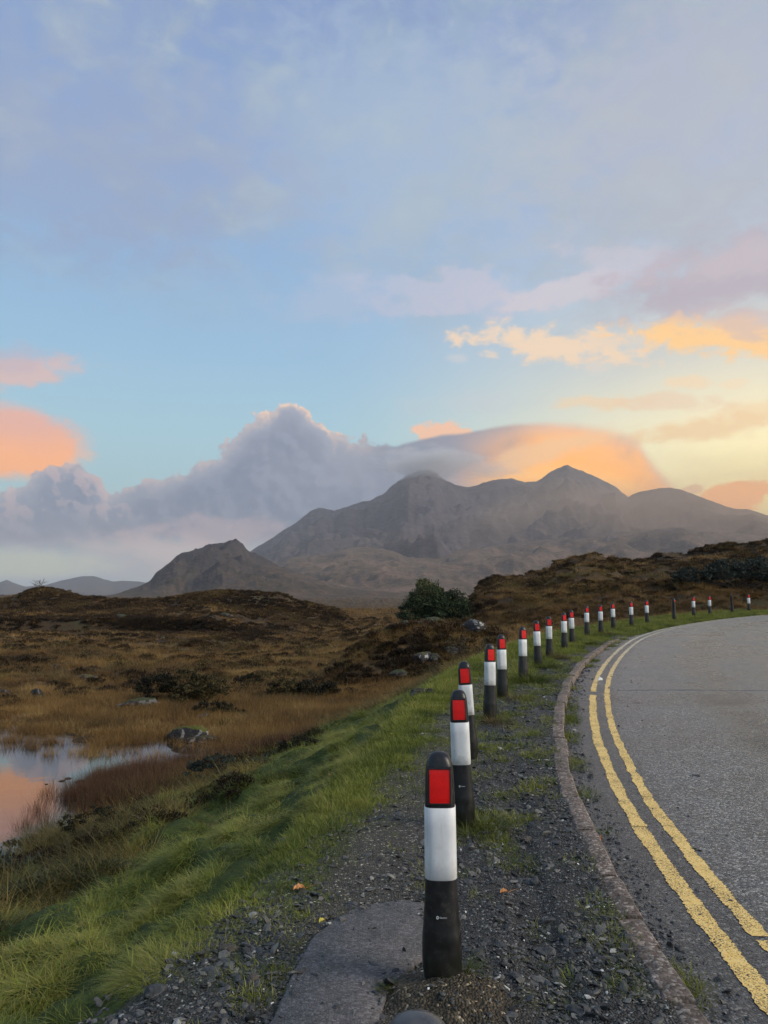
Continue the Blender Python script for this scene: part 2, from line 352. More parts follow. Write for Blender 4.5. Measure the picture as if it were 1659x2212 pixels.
    body = t.mix(t.m('MULTIPLY', of, t.step(nc, .28, .5, .72, 1.0)), body, orange)
    # small towers peeping over
    col = lay(col, blob(965, 940, 62, 26, .35, 3, .9), rgb(255,198,158), .95)
    col = lay(col, mk, body, .97)
    col = lay(col, blob(1180, 975, 120, 22, .9, -14, .9), rgb(255,206,150), .7)
    col = lay(col, blob(1585, 1072, 74, 30, .3, -10, .7), HOT(252,166,80,1.3), .95)
    col = lay(col, blob(1492, 1058, 26, 10, .5, -10, .8), rgb(240,184,140), .8)
    # pinkish mist under the bank at the left, above the far hills
    col = lay(col, blob(330, 1205, 150, 40, 1.0, 0, 1.0, nf), rgb(226,196,190), .65)
    col = lay(col, blob(180, 1235, 150, 40, .9, 0, 1.0, nf), rgb(170,182,194), .7)
    col = lay(col, blob(470, 1150, 130, 30, 1.1, 0, 1.2, nf), rgb(206,180,182), .55)
    col = lay(col, blob(60, 1218, 130, 24, .9, 0, .6, nf), rgb(222,228,196), .7)
    bg = t.new('ShaderNodeBackground'); t.put(bg.inputs[0], col); bg.inputs[1].default_value = .82
    o = t.new('ShaderNodeOutputWorld'); t.l.new(bg.outputs[0], o.inputs[0])
    world.cycles.sampling_method = 'MANUAL'; world.cycles.sample_map_resolution = 1024
build_sky()

# ---------------------------------------------------------------- helpers
def mesh_np(name, V, F, smooth=False):
    me = bpy.data.meshes.new(name); V = np.asarray(V, np.float32)
    if isinstance(F, np.ndarray):
        n, k = F.shape
        me.vertices.add(len(V)); me.vertices.foreach_set('co', V.ravel())
        me.loops.add(n * k); me.loops.foreach_set('vertex_index', F.astype(np.int32).ravel())
        me.polygons.add(n); me.polygons.foreach_set('loop_start', np.arange(0, n*k, k, dtype=np.int32))
        me.update(calc_edges=True)
    else:
        me.from_pydata([tuple(v) for v in V], [], F); me.update()
    if smooth: me.polygons.foreach_set('use_smooth', np.ones(len(me.polygons), bool))
    return me
def link(name, me, mat=None, parent=None, loc=None):
    o = bpy.data.objects.new(name, me); C.objects.link(o)
    if mat is not None and me is not None and len(me.materials) == 0: me.materials.append(mat)
    if parent is not None: o.parent = parent
    if loc is not None: o.location = loc
    return o
def tag(o, label=None, cat=None, group=None, kind=None):
    if label: o['label'] = label
    if cat: o['category'] = cat
    if group: o['group'] = group
    if kind: o['kind'] = kind
    return o
def vattr(me, name, vals, typ='FLOAT'):
    a = me.attributes.new(name, typ, 'POINT')
    a.data.foreach_set('value' if typ in ('FLOAT', 'INT') else ('color' if 'COLOR' in typ else 'vector'), np.asarray(vals, np.float32 if typ != 'INT' else np.int32).ravel()); return a
def material(name, rough=.8, spec=.3):
    m = bpy.data.materials.new(name); m.use_nodes = True; t = NT(m.node_tree)
    b = t.n['Principled BSDF']; b.inputs['Roughness'].default_value = rough; b.inputs['Specular IOR Level'].default_value = spec
    return m, t, b
def bump(t, b, h, strength=.5, dist=.02):
    n = t.new('ShaderNodeBump'); n.inputs['Strength'].default_value = strength; n.inputs['Distance'].default_value = dist
    t.put(n.inputs['Height'], h); t.l.new(n.outputs[0], b.inputs['Normal'])
def pos(t): return t.new('ShaderNodeNewGeometry').outputs['Position']
def attr(t, name, inst=False, out='Fac'):
    n = t.new('ShaderNodeAttribute', attribute_name=name); n.attribute_type = 'INSTANCER' if inst else 'GEOMETRY'; return n.outputs[out]

# ---------------------------------------------------------------- ground sheet
def grass_edge_s(Y):
    return np.interp(Y, [0, 3.4, 3.83, 4.13, 4.43, 4.86, 6.1, 7.2, 8.2, 10.1, 12, 14], [-3.4, -3.3, -3.05, -2.75, -2.5, -2.27, -2.08, -2.05, -1.95, -1.98, -2.05, -2.2])
def zones(X, Y, z=None):
    """masks used both for ground colour and for scattering"""
    s = lateral(X, Y); r = np.hypot(X, Y); az = np.degrees(np.arctan2(X, Y))
    n = fbm(X, Y, .5, 3, 91); nn = fbm(X, Y, 1.6, 3, 95)
    w = verge_w(Y); d = -(s + .5) - w
    rw = np.interp(Y, [0, 9, 18, 26, 34], [4.6, 4.4, 4.0, 4.0, 5.0]); q = d / rw
    on_verge = (s < -.50) & (d < .25)
    ge = grass_edge_s(Y)
    gm = np.clip((ge - s) / .28 + n * 2.2, 0, 1) * (Y < 14) + (Y >= 14) * 0            # bank grass side of the path
    # worn strip of gravel beside the kerb, closing up with distance; worn trod left of the bollards
    kerbgap = np.interp(Y, [0, 5, 7, 9, 12, 16, 20, 24, 28], [1.25, 1.2, 1.0, .88, .74, .55, .38, .20, 0])
    near_k = np.clip(((-.5 - s) - kerbgap) / .30 + n * 1.8, 0, 1)
    dens_v = near_k * sm(3.6, 7.8, Y + nn * 2.5)
    bl_s = np.interp(Y, [0, 6, 14, 26, 44], [-1.55, -1.5, -1.5, -1.55, -1.7])
    trod = (1 - sm(.18, .42, np.abs(s - (bl_s - .40) + .1*nn))) * (1 - sm(14, 25, Y))
    dens_v = dens_v * (1 - .85 * trod)
    moss = np.clip(n * 3.4 - .30 + .35 * sm(5.0, 8.5, Y), 0, 1) * (1 - trod)
    verge_grass = np.maximum(dens_v, gm)
    bank_green = (d > -.3) & (q < 1.05)
    qg = np.interp(Y, [0, 5.5, 7, 9, 13.6, 20], [.66, .56, .46, .48, .76, 1.0]); gq = np.clip(1 - sm(-.10, .10, q + nn * .35 - qg), 0, 1) * sm(-.2, .15, d)     # green high on the bank, rougher low down
    gq = gq * (1 - sm(16, 21.5, Y + nn * 2)) + sm(-.1, .1, d) * (1 - sm(.05, .22, q)) * sm(15, 21, Y)
    gq = gq * (Y > -6)
    return dict(s=s, r=r, az=az, n=n, nn=nn, d=d, q=q, on_verge=on_verge, verge_grass=verge_grass, moss=moss, green=np.clip(gq, 0, 1), gm=gm, trod=trod)

def build_ground():
    azf = np.radians(np.arange(-34, 34.01, .13)); azc = np.radians(np.concatenate([np.arange(38, 180, 5), np.arange(180, 326, 5)]))
    az = np.concatenate([azf, azc]); na = len(az)
    rr = np.concatenate([[.35, .7], np.exp(np.arange(math.log(1.0), math.log(9600), .0125))]); nr = len(rr)
    A, Rr = np.meshgrid(az, rr); X = Rr * np.sin(A); Y = Rr * np.cos(A)
    Z = terrain(X, Y)
    V = np.stack([X, Y, Z], -1).reshape(-1, 3)
    i = np.arange(nr - 1)[:, None] * na; j = np.arange(na)[None, :]; j2 = (j + 1) % na
    F = np.stack([i + j, i + j2, i + na + j2, i + na + j], -1).reshape(-1, 4)[:, ::-1]
    V = np.vstack([V, [[0, 0, float(terrain(0., 0.))]]])
    # colour of the bare ground / low growth itself
    zn = zones(X, Y); n = zn['n']; nn = zn['nn']; big = fbm(X, Y, 14, 4, 201); mid = fbm(X, Y, 3.5, 4, 211)
    def L(c): return np.array(c)[None, None, :]
    col = np.zeros(X.shape + (3,)) 
    rust = L((.075, .042, .020)); ochre = L((.150, .094, .040)); heath = L((.030, .021, .014)); dgreen = L((.050, .052, .020)); far = L((.095, .064, .044))
    a = np.clip(.5 + mid * 1.6 + big, 0, 1)[..., None]; col = rust * (1 - a) + ochre * a
    h = np.clip(mid * 3.0 - big * 2 + .12, 0, 1)[..., None] * np.clip((Rr - 24) / 20, 0, 1)[..., None]
    col = col * (1 - h) + heath * h
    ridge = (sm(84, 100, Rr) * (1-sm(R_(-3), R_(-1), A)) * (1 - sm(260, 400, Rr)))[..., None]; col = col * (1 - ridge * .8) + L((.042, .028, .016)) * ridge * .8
    gg = np.clip(big * 2.4 + nn * .8 - .25, 0, .7)[..., None]; col = col * (1 - gg) + dgreen * gg
    hill = (sm(48, 60, Rr) * sm(R_(5), R_(8), A))[..., None]; hb = np.clip(.55 + mid * 2.2, 0, 1)[..., None]
    col = col * (1 - hill) + (L((.040, .027, .016)) * hb + L((.075, .048, .022)) * (1 - hb)) * hill
    ff = sm(180, 1200, Rr)[..., None]; col = col * (1 - ff * .7) + far * ff * .7
    mud = (sm(26, 21, Rr) * sm(R_(4), R_(-2), A))[..., None]; col = col * (1 - mud * .7) + L((.030, .022, .014)) * mud * .7
    rdg = ((1 - sm(WATER_Z - .05, WATER_Z + .02, Z)) * (Rr < 60))[..., None]; col = col * (1 - rdg) + L((.012, .010, .008)) * rdg
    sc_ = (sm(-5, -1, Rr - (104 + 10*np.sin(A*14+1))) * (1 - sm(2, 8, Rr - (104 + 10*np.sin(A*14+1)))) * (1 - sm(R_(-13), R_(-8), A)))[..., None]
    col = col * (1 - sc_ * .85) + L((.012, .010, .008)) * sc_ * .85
    q = zn['q']; bank = ((zn['d'] > 0) & (q < 1.2) & (Y > -6))[..., None] * 1.0
    bc = L((.034, .050, .010)) * zn['green'][..., None] + L((.045, .036, .016)) * (1 - zn['green'][..., None])
    col = col * (1 - bank) + bc * bank
    grav = L((.050, .050, .050)) * (1 + .25 * n[..., None]); vg = np.clip(zn['verge_grass'], 0, 1)[..., None]
    grav = grav * (1 - zn['moss'][..., None] * .5) + L((.085, .092, .026)) * zn['moss'][..., None] * .5
    tr = zn['trod'][..., None] * .6; grav = grav * (1 - tr) + L((.105, .090, .070)) * tr
    mdn = 1 - sm(.55, 1.0, np.hypot((X-.29)/.36, (Y-3.58)/.32) + .3 * n); grav = grav * (1 - mdn[..., None]) + L((.075, .060, .040)) * mdn[..., None]
    vc = grav * (1 - vg) + L((.105, .130, .028)) * vg
    ov = ((zn['s'] > -12) & (zn['d'] < .2) & (Y < 70) & (Y > -12))[..., None] * 1.0
    col = col * (1 - ov) + vc * ov
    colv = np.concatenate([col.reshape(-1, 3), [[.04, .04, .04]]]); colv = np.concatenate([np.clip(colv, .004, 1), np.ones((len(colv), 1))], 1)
    me = mesh_np('ground', V, F, smooth=True)
    fan = [(k, (k + 1) % na, len(V) - 1) for k in range(na)]
    vattr(me, 'col', colv, 'FLOAT_COLOR')
    gravel = (ov[..., 0] * (1 - vg[..., 0])).reshape(-1); vattr(me, 'gravel', np.append(gravel, 1))
    m, t, b = material('ground_cover', .9, .25)
    c = attr(t, 'col', out='Color'); P = pos(t); gr = attr(t, 'gravel')
    f1 = t.noise(P, 38, 4, .65); f2 = t.noise(P, 6, 5, .6); v = t.voro(P, 75, out='Color'); vs = t.new('ShaderNodeSeparateColor'); t.put(vs.inputs[0], v)
    vd = t.voro(P, 75)
    c1 = t.mix(1.0, c, t.ramp(f2, [(.25, (.55, .55, .55)), (.5, (1, 1, 1)), (.75, (1.5, 1.42, 1.3))]), 'MULTIPLY')
    c1 = t.mix(1.0, c1, t.ramp(f1, [(.3, (.55, .55, .55)), (.7, (1.5, 1.5, 1.5))]), 'MULTIPLY')
    stone = t.mix(1.0, c, t.ramp(vs.outputs[0], [(0, (.35, .36, .38)), (.6, (1, 1, 1)), (.93, (1.9, 1.85, 1.8)), (.97, (7, 7, 7))]), 'MULTIPLY')
    c1 = t.mix(t.m('MULTIPLY', gr, .85), c1, stone)
    t.put(b.inputs['Base Color'], c1)
    hh = t.m('ADD', t.m('MULTIPLY', f1, .5), t.m('ADD', t.m('MULTIPLY', f2, 1.2), t.m('MULTIPLY', t.m('MULTIPLY', vd, gr), -1.4)))
    bump(t, b, hh, .8, .03)
    t.put(b.inputs['Roughness'], t.step(gr, 0, 1, .95, .62))
    o = link('ground', me, m); tag(o, kind='structure')
build_ground()

# water lying in the bog
def build_water():
    P = [(-24, 6.5), (-5.6, 6.5), (-3.0, 10), (-1.2, 15), (-.6, 19), (-1, 23), (-3, 27), (-14, 28), (-26, 28)]
    me = bpy.data.meshes.new('water'); me.from_pydata([(x, y, WATER_Z) for x, y in P], [], [tuple(range(len(P)))]); me.update()
    m, t, b = material('pond_water', .03, .5)
    b.inputs['Base Color'].default_value = (.010, .011, .010, 1); b.inputs['IOR'].default_value = 1.9
    b.inputs['Specular IOR Level'].default_value = .9
    b.inputs['Metallic'].default_value = 0
    w = t.noise(pos(t), 3.0, 3, .5); bump(t, b, w, .05, .02)
    o = link('water', me, m); tag(o, kind='structure')
build_water()

# ---------------------------------------------------------------- mountains: real massifs at their distance
def mountain(name, pts, D, wf, wb, azr, amp, mat, pf=1.0, seed=1, na=420, nr=110, base=-10, scale=900, crag=0., rwob=0.03):
    ca, ce = crest(pts)
    az = np.radians(np.linspace(azr[0], azr[1], na)); 
    tt = np.concatenate([np.linspace(-1, 0, int(nr * .72), endpoint=False), np.linspace(0, 1, nr - int(nr * .72))])
    A, T = np.meshgrid(az, tt)
    rc = D * (1 + rwob * np.sin(A * 7 + seed) + rwob * .6 * np.sin(A * 19 + seed * 2))
    Rr = rc + np.where(T < 0, T * wf, T * wb)
    X = Rr * np.sin(A); Y = Rr * np.cos(A)
    cz = EYE + rc * np.interp(A, ca, ce, left=min(ce[0], -.01) if name != 'far' else ce[0], right=ce[-1])
    edge = sm(azr[0], azr[0] + 2.5, np.degrees(A)) * (1 - sm(azr[1] - 2.5, azr[1], np.degrees(A))) if False else 1
    b0 = base_plain(Rr) + base
    prof = np.where(T < 0, np.clip(1 + T, 0, 1) ** pf, (1 - T) ** 1.3)
    zc = np.maximum(cz, b0 - 30)
    Z = b0 + (zc - b0) * prof
    envl = np.clip(np.abs(T) * 5, .06, 1) * np.clip((1 - np.abs(T)) * 4, 0, 1)
    hgt = np.clip(zc - b0, 0, None)
    Z = Z + (ridged(X, Y, scale, 5, seed) - .45) * amp * hgt * envl + fbm(X, Y, scale * .3, 4, seed + 9) * amp * .5 * hgt * np.clip(envl, .12, 1)
    if crag: Z = Z + crag * (np.round(Z / 22) * 22 - Z) * envl
    Z = Z + fbm(X, Y, scale * .05, 3, seed + 19) * hgt * .012
    V = np.stack([X, Y, Z], -1).reshape(-1, 3)
    i = np.arange(nr - 1)[:, None] * na; j = np.arange(na - 1)[None, :]
    F = np.stack([i + j, i + j + 1, i + na + j + 1, i + na + j], -1).reshape(-1, 4)[:, ::-1]
    o = link(name, mesh_np(name, V, F, True), mat); tag(o, kind='structure'); return o
def mountain_mat(name, rock, grass, rust, lo, hi, sc_):
    m, t, b = material(name, .95, .1); P = pos(t)
    Pn = t.vm('MULTIPLY', P, (1, 1, 1.6))
    n1 = t.noise(Pn, 1 / sc_, 6, .62); n2 = t.noise(Pn, 6 / sc_, 6, .65, dist=.6); n3 = t.noise(Pn, 30 / sc_, 5, .65)
    g_ = t.new('ShaderNodeNewGeometry'); sp = t.new('ShaderNodeSeparateXYZ'); t.put(sp.inputs[0], P); sn = t.new('ShaderNodeSeparateXYZ'); t.put(sn.inputs[0], g_.outputs['Normal'])
    alt = t.step(t.m('ADD', sp.outputs[2], t.m('MULTIPLY', t.m('SUBTRACT', n1, .5), (hi - lo) * 1.4)), lo, hi)
    low = t.mix(t.step(n2, .38, .62), grass, rust)
    steep = t.step(sn.outputs[2], .93, .74)
    c = t.mix(t.m('MAXIMUM', alt, t.m('MULTIPLY', steep, .8)), low, rock)
    c = t.mix(1.0, c, t.ramp(n2, [(.3, (.70, .70, .73)), (.5, (.97, .97, .97)), (.68, (1.38, 1.33, 1.26))]), 'MULTIPLY')
    c = t.mix(1.0, c, t.ramp(n3, [(.32, (.65, .65, .65)), (.7, (1.4, 1.4, 1.4))]), 'MULTIPLY')
    t.put(b.inputs['Base Color'], c); bump(t, b, t.m('ADD', n2, t.m('MULTIPLY', n3, .35)), .6, sc_ * .05)
    return m
ROCK = mountain_mat('mountain_rock', (.072, .066, .078, 1), (.094, .082, .062, 1), (.118, .084, .066, 1), 250, 480, 700)
HILLM = mountain_mat('hill_grass', (.046, .042, .047, 1), (.068, .058, .040, 1), (.085, .060, .045, 1), 90, 210, 260)
FOOT = mountain_mat('foothill_grass', (.066, .058, .062, 1), (.110, .086, .058, 1), (.145, .098, .074, 1), 250, 420, 420)
FARM = mountain_mat('far_rock', (.045, .047, .055, 1), (.055, .052, .042, 1), (.06, .05, .04, 1), 200, 500, 900)
mountain('far_hills', [(-500,1262),(-200,1235),(-60,1268),(0,1258),(15,1252),(32,1260),(55,1267),(100,1263),(130,1254),(160,1248),(182,1244),(206,1245),(225,1251),(245,1256),(262,1254),(300,1256),(340,1262),(420,1270),(560,1280),(700,1290)], 9000, 1800, 1500, (-45, -6), .16, FARM, 1.0, 5, 300, 60, -40, 1500)
mountain('main_mountain', [(440,1235),(500,1212),(540,1192),(558,1180),(580,1168),(605,1150),(625,1138),(648,1122),(668,1106),(685,1098),(705,1099),(722,1103),(745,1096),(775,1086),(800,1079),(830,1066),(850,1047),(868,1036),(885,1024),(905,1016),(930,1015),(945,1020),(958,1032),(985,1046),(1010,1052),(1025,1050),(1045,1042),(1075,1035),(1105,1036),(1135,1040),(1160,1039),(1180,1025),(1200,1013),(1213,1007),(1226,1003),(1238,1009),(1250,1014),(1275,1024),(1300,1036),(1330,1050),(1350,1067),(1370,1082),(1400,1100),(1500,1130),(1659,1160),(1900,1230),(2100,1290)], 5000, 2500, 1500, (-15, 42), .27, ROCK, 1.3, 2, 640, 190, -5, 820, .0)
mountain('right_hill', [(1200,1150),(1300,1105),(1345,1080),(1362,1070),(1380,1062),(1400,1058),(1430,1055),(1455,1056),(1475,1061),(1500,1070),(1525,1076),(1550,1087),(1578,1097),(1605,1099),(1625,1101),(1650,1110),(1700,1122),(1850,1150),(2100,1210),(2400,1270)], 4300, 1900, 1100, (11, 46), .20, FOOT, 1.25, 7, 360, 110, -5, 800)
mountain('foothills', [(380,1290),(480,1262),(560,1238),(620,1206),(665,1200),(700,1197),(730,1189),(755,1184),(790,1181),(825,1185),(850,1192),(880,1204),(930,1200),(1000,1188),(1080,1178),(1160,1166),(1240,1158),(1330,1152),(1450,1140),(1560,1150),(1700,1160),(2000,1200),(2400,1270)], 3300, 1500, 900, (-14, 46), .26, FOOT, 1.2, 11, 460, 110, -3, 520, .0)
mountain('dome_hill', [(150,1302),(230,1294),(250,1290),(275,1280),(300,1270),(325,1255),(337,1240),(352,1229),(371,1214),(385,1207),(400,1202),(420,1196),(440,1192),(452,1185),(465,1178),(480,1175),(500,1173),(514,1174),(524,1180),(532,1190),(545,1196),(560,1201),(575,1210),(590,1217),(615,1228),(640,1240),(680,1253),(740,1266),(800,1276),(900,1290)], 2300, 900, 500, (-24, 4), .34, HILLM, .95, 4, 380, 110, -3, 260, .0)

# ---------------------------------------------------------------- road
def ribbon(name, u0, u1, s0, s1, mat, dz, nu, ns=1, parent=None, kind='structure', jag=0, seed=0, label=None):
    u = np.linspace(u0, u1, nu); rows = []
    rnd = np.random.default_rng(seed)
    for k in range(ns + 1):
        s = s0 + (s1 - s0) * k / ns
        e = 0
        if jag and k in (0, ns):
            e = jag * (fbm(u, u * 0 + k * 7.7 + seed, .35, 2, 5) * 1.2 + (rnd.random(nu) - .5) * .9)
        x, y, _, _ = curve_at(u, s + e); rows.append(np.stack([x, y, road_z(x, y) + dz], -1))
    V = np.stack(rows, 1).reshape(-1, 3)
    i = np.arange(nu - 1)[:, None] * (ns + 1); j = np.arange(ns)[None, :]
    F = np.stack([i + j, i + j + 1, i + ns + 1 + j + 1, i + ns + 1 + j], -1).reshape(-1, 4)
    o = link(name, mesh_np(name, V, F, True), mat, parent)
    if kind: tag(o, kind=kind)
    return o
def asphalt():
    m, t, b = material('wet_asphalt', .5, .5); P = pos(t)
    v = t.voro(P, 72, out='Color'); sv = t.new('ShaderNodeSeparateColor'); t.put(sv.inputs[0], v); vd = t.voro(P, 72)
    n1 = t.noise(P, .9, 4, .6); n2 = t.noise(P, 9, 5, .6); n3 = t.noise(P, 60, 3, .6)
    lat = attr(t, 'lat')
    edge = t.step(t.m('ADD', lat, t.m('MULTIPLY', t.m('SUBTRACT', n2, .5), .5)), .55, .05)
    c = t.ramp(sv.outputs[0], [(0, (.026, .029, .033)), (.45, (.076, .081, .088)), (.8, (.155, .156, .155)), (.95, (.37, .365, .35))])
    c = t.mix(1.0, c, t.ramp(n1, [(.3, (.8, .8, .82)), (.7, (1.25, 1.22, 1.18))]), 'MULTIPLY')
    c = t.mix(t.m('MULTIPLY', edge, .55), c, (.018, .019, .021, 1))
    # tyre-polished, slightly browner wheel tracks
    tr = t.m('MULTIPLY', t.step(t.m('ABSOLUTE', t.m('SUBTRACT', lat, 2.1)), .7, .1), .35)
    c = t.mix(tr, c, (.075, .070, .064, 1))
    t.put(b.inputs['Base Color'], c)
    h = t.m('ADD', t.m('MULTIPLY', vd, -1.0), t.m('MULTIPLY', n3, .6)); bump(t, b, h, .6, .012)
    t.put(b.inputs['Roughness'], t.m('ADD', t.step(n1, .3, .7, .25, .40), t.m('MULTIPLY', tr, -.2)))
    return m
ASPHALT = asphalt()
road = ribbon('road', 0, ARC[-1] - 1, -.385, 8.0, ASPHALT, 0, 420, 44)
lat = np.tile(np.linspace(-.385, 8.0, 45), 420); vattr(road.data, 'lat', lat)
def paint_mat():
    m, t, b = material('worn_yellow_paint', .55, .4); P = pos(t)
    n1 = t.noise(P, 42, 4, .6); n2 = t.noise(P, 5, 3, .6); v = t.voro(P, 62); dots = t.step(v, .20, .13)
    bare = t.m('MAXIMUM', t.step(t.m('ADD', n1, t.m('MULTIPLY', n2, .35)), .44 + .28, .50 + .27), t.m('MULTIPLY', dots, t.step(n2, .42, .55)))
    wear = t.m('MAXIMUM', t.step(t.m('ADD', t.noise(P, 95, 3, .7), t.m('MULTIPLY', n2, .30)), .69, .76), t.m('MULTIPLY', dots, t.step(n2, .36, .52)))
    sy = t.new('ShaderNodeSeparateXYZ'); t.put(sy.inputs[0], P); fary = t.step(sy.outputs[1], 12, 26)
    y = t.mix(t.step(n1, .3, .7), (.78, .50, .13, 1), (.88, .64, .24, 1)); y = t.mix(fary, y, (.50, .46, .36, 1))
    t.put(b.inputs['Base Color'], t.mix(wear, y, (.035, .034, .034, 1))); bump(t, b, t.m('ADD', n1, t.m('MULTIPLY', wear, -.8)), .6, .006)
    return m
PAINT = paint_mat()
uo = float(np.interp(13.6, CL[:,1], ARC)); up = float(np.interp(14.0, CL[:,1], ARC)); ue = ARC[-1] - 2
ua = float(np.interp(6.35, CL[:,1], ARC)); 
for (a, b_, s0, s1, sd_) in [(0, ua, -.055, .055, 1), (ua + .012, uo, -.045, .062, 2), (up, ue, -.045, .050, 3), ]:
    ribbon('yellow_line', a, b_, s0, s1, PAINT, .004, int((b_ - a) / (.014 if b_ < 30 else .06)), 1, parent=road, kind=None, jag=.017, seed=sd_)
ub = float(np.interp(4.42, CL[:,1], ARC)); uc = float(np.interp(7.25, CL[:,1], ARC))
for (a, b_, s0, s1, sd_) in [(0, ub, .20, .30, 4), (ub + .05, uc, .185, .285, 5), (uc + .012, ue, .195, .285, 6)]:
    ribbon('yellow_line', a, b_, s0, s1, PAINT, .004, int((b_ - a) / (.014 if b_ < 30 else .06)), 1, parent=road, kind=None, jag=.017, seed=sd_)
# raised joint across the carriageway
def joint():
    V = []; F = []; n = 90
    for k in range(n):
        s = .42 + k * .062; uu = float(np.interp(14.3, CL[:,1], ARC)) 
        x0, y0, dx, dy = [float(a) for a in curve_at(uu, .3)]
        x = x0 + (s - .3) * 1.0; y = y0 - .015 * s + .10 * float(fbm(np.array(s), np.array(3.), 1.2, 3, 8))
        w = .035 + .03 * float(fbm(np.array(s), np.array(8.), .6, 2, 9)); hh = .007 + .006 * float(fbm(np.array(s), np.array(1.), .4, 2, 12))
        for (dy_, h) in ((-w, -.004), (-w * .35, hh), (w * .35, hh), (w, -.004)):
            yy = y + dy_; V.append((x, yy, float(road_z(x, yy)) + h))
        if k:
            for j in range(3): a = (k - 1) * 4 + j; F.append((a, a + 4, a + 5, a + 1))
    m, t, b = material('tar_seal', .3, .5); n1 = t.noise(pos(t), 30, 4); t.put(b.inputs['Base Color'], t.ramp(n1, [(.3, (.045, .046, .048)), (.7, (.085, .084, .083))])); bump(t, b, n1, .6, .01)
    tag(link('tar_joint', mesh_np('tar_joint', V, F, True), m, road), None)
joint()

# ---------------------------------------------------------------- kerb, stone by stone
def kerb_mat():
    m, t, b = material('kerb_concrete', .85, .3); P = pos(t)
    v = t.voro(P, 55, out='Color'); sv = t.new('ShaderNodeSeparateColor'); t.put(sv.inputs[0], v); vd = t.voro(P, 55); n = t.noise(P, 7, 5, .6); n2 = t.noise(P, 120, 3, .6)
    c = t.ramp(sv.outputs[0], [(0, (.070, .055, .048)), (.5, (.140, .112, .098)), (.78, (.25, .21, .19)), (.94, (.44, .40, .36))])
    c = t.mix(.30, c, (.150, .118, .100, 1))
    c = t.mix(1.0, c, t.ramp(n, [(.3, (.62, .62, .60)), (.7, (1.25, 1.22, 1.18))]), 'MULTIPLY')
    oi = t.new('ShaderNodeObjectInfo').outputs['Random']; c = t.mix(1.0, c, t.ramp(oi, [(0, (.85, .85, .86)), (1, (1.12, 1.08, 1.05))]), 'MULTIPLY')
    t.put(b.inputs['Base Color'], c); bump(t, b, t.m('ADD', t.m('MULTIPLY', vd, -1), t.m('MULTIPLY', n2, .5)), .8, .006); return m
KERB = kerb_mat()
kerb = bpy.data.objects.new('kerb', None); C.objects.link(kerb); tag(kerb, kind='structure')
def kerb_stone(u0, u1, k):
    rnd = random.Random(k); n = 8; V = []; F = []
    jit = rnd.uniform(-.014, .014); lift = rnd.uniform(-.010, .010); tilt = rnd.uniform(-.016, .016)
    prof = [(-.152, -.16), (-.152, -.012), (-.138, 0.0), (-.07, .002), (-.014, 0.0), (.0, -.015), (.004, -.16)]
    m_ = len(prof)
    for i in range(n + 1):
        u = u0 + (u1 - u0) * i / n
        er = .010 * rnd.random() + (.016 * rnd.random() if 2 < k < 13 else 0)
        for j, (ds, dz) in enumerate(prof):
            e = er if j in (1, 2) else (rnd.random() * .004 if j in (4, 5) else 0)
            x, y, _, _ = curve_at(u, -.395 + jit + tilt * (i / n - .5) + ds + e)
            z = float(g(y)) + .012 + lift + dz - (e * .8 if j in (1, 2) else rnd.random() * .003 if j in (3, 4, 5) else 0) - .10 * max(0, (float(y) - 23.5) / 5.5)
            if i in (0, n) and 0 < j < m_ - 1: z -= .007
            V.append((float(x), float(y), z))
    for i in range(n):
        for j in range(m_ - 1):
            a = i * m_ + j; F.append((a, a + 1, a + m_ + 1, a + m_))
    F.append(tuple(range(m_ - 1, -1, -1))); F.append(tuple(n * m_ + j for j in range(m_)))
    me = mesh_np('kerb_stone', V, F); link('kerb_stone', me, KERB, kerb)
jy = [-3, -2.1, -1.2, -.3, .6, 1.5, 2.3, 3.05, 3.58, 4.08, 4.42, 5.0, 5.88, 6.75, 7.6, 8.45]
ju = [float(np.interp(y, CL[:,1], ARC)) for y in jy]
while ju[-1] < np.interp(28.6, CL[:,1], ARC): ju.append(ju[-1] + .9)
for k in range(len(ju) - 1): kerb_stone(ju[k] + .012, ju[k+1] - (.012 if k != 9 else .035), k)

# ---------------------------------------------------------------- bollards
def plastic(name, col, rough=.42, dirt=True):
    m, t, b = material(name, rough, .5); tc = t.new('ShaderNodeTexCoord').outputs['Object']
    n = t.noise(tc, 14, 5, .6); n2 = t.noise(tc, 90, 3, .6); s = t.new('ShaderNodeSeparateXYZ'); t.put(s.inputs[0], tc)
    c = col
    if dirt:
        alg = t.m('MULTIPLY', t.step(t.m('ADD', s.outputs[2], t.m('MULTIPLY', t.m('SUBTRACT', n, .5), .35)), .30, .02), .55)
        c = t.mix(alg, col, (.014, .015, .007, 1)); c = t.mix(1, c, t.ramp(n, [(.3, (.8, .8, .8)), (.7, (1.25, 1.22, 1.15))]), 'MULTIPLY')
    oi = t.new('ShaderNodeObjectInfo').outputs['Random']; n3 = t.noise(t.vm('ADD', tc, t.vm('SCALE', t.xyz(oi, oi, oi), scale=40)), 20, 5, .7)
    c = t.mix(t.m('MULTIPLY', t.step(n3, .50, .72), t.m('ADD', .12, t.m('MULTIPLY', oi, .5))), c, (.060, .056, .046, 1))
    t.put(b.inputs['Base Color'], c); t.put(b.inputs['Roughness'], t.step(n, .3, .7, rough - .08, rough + .14)); bump(t, b, n2, .12, .002); return m
BLACK = plastic('black_rubber', (.007, .007, .009, 1), .38)
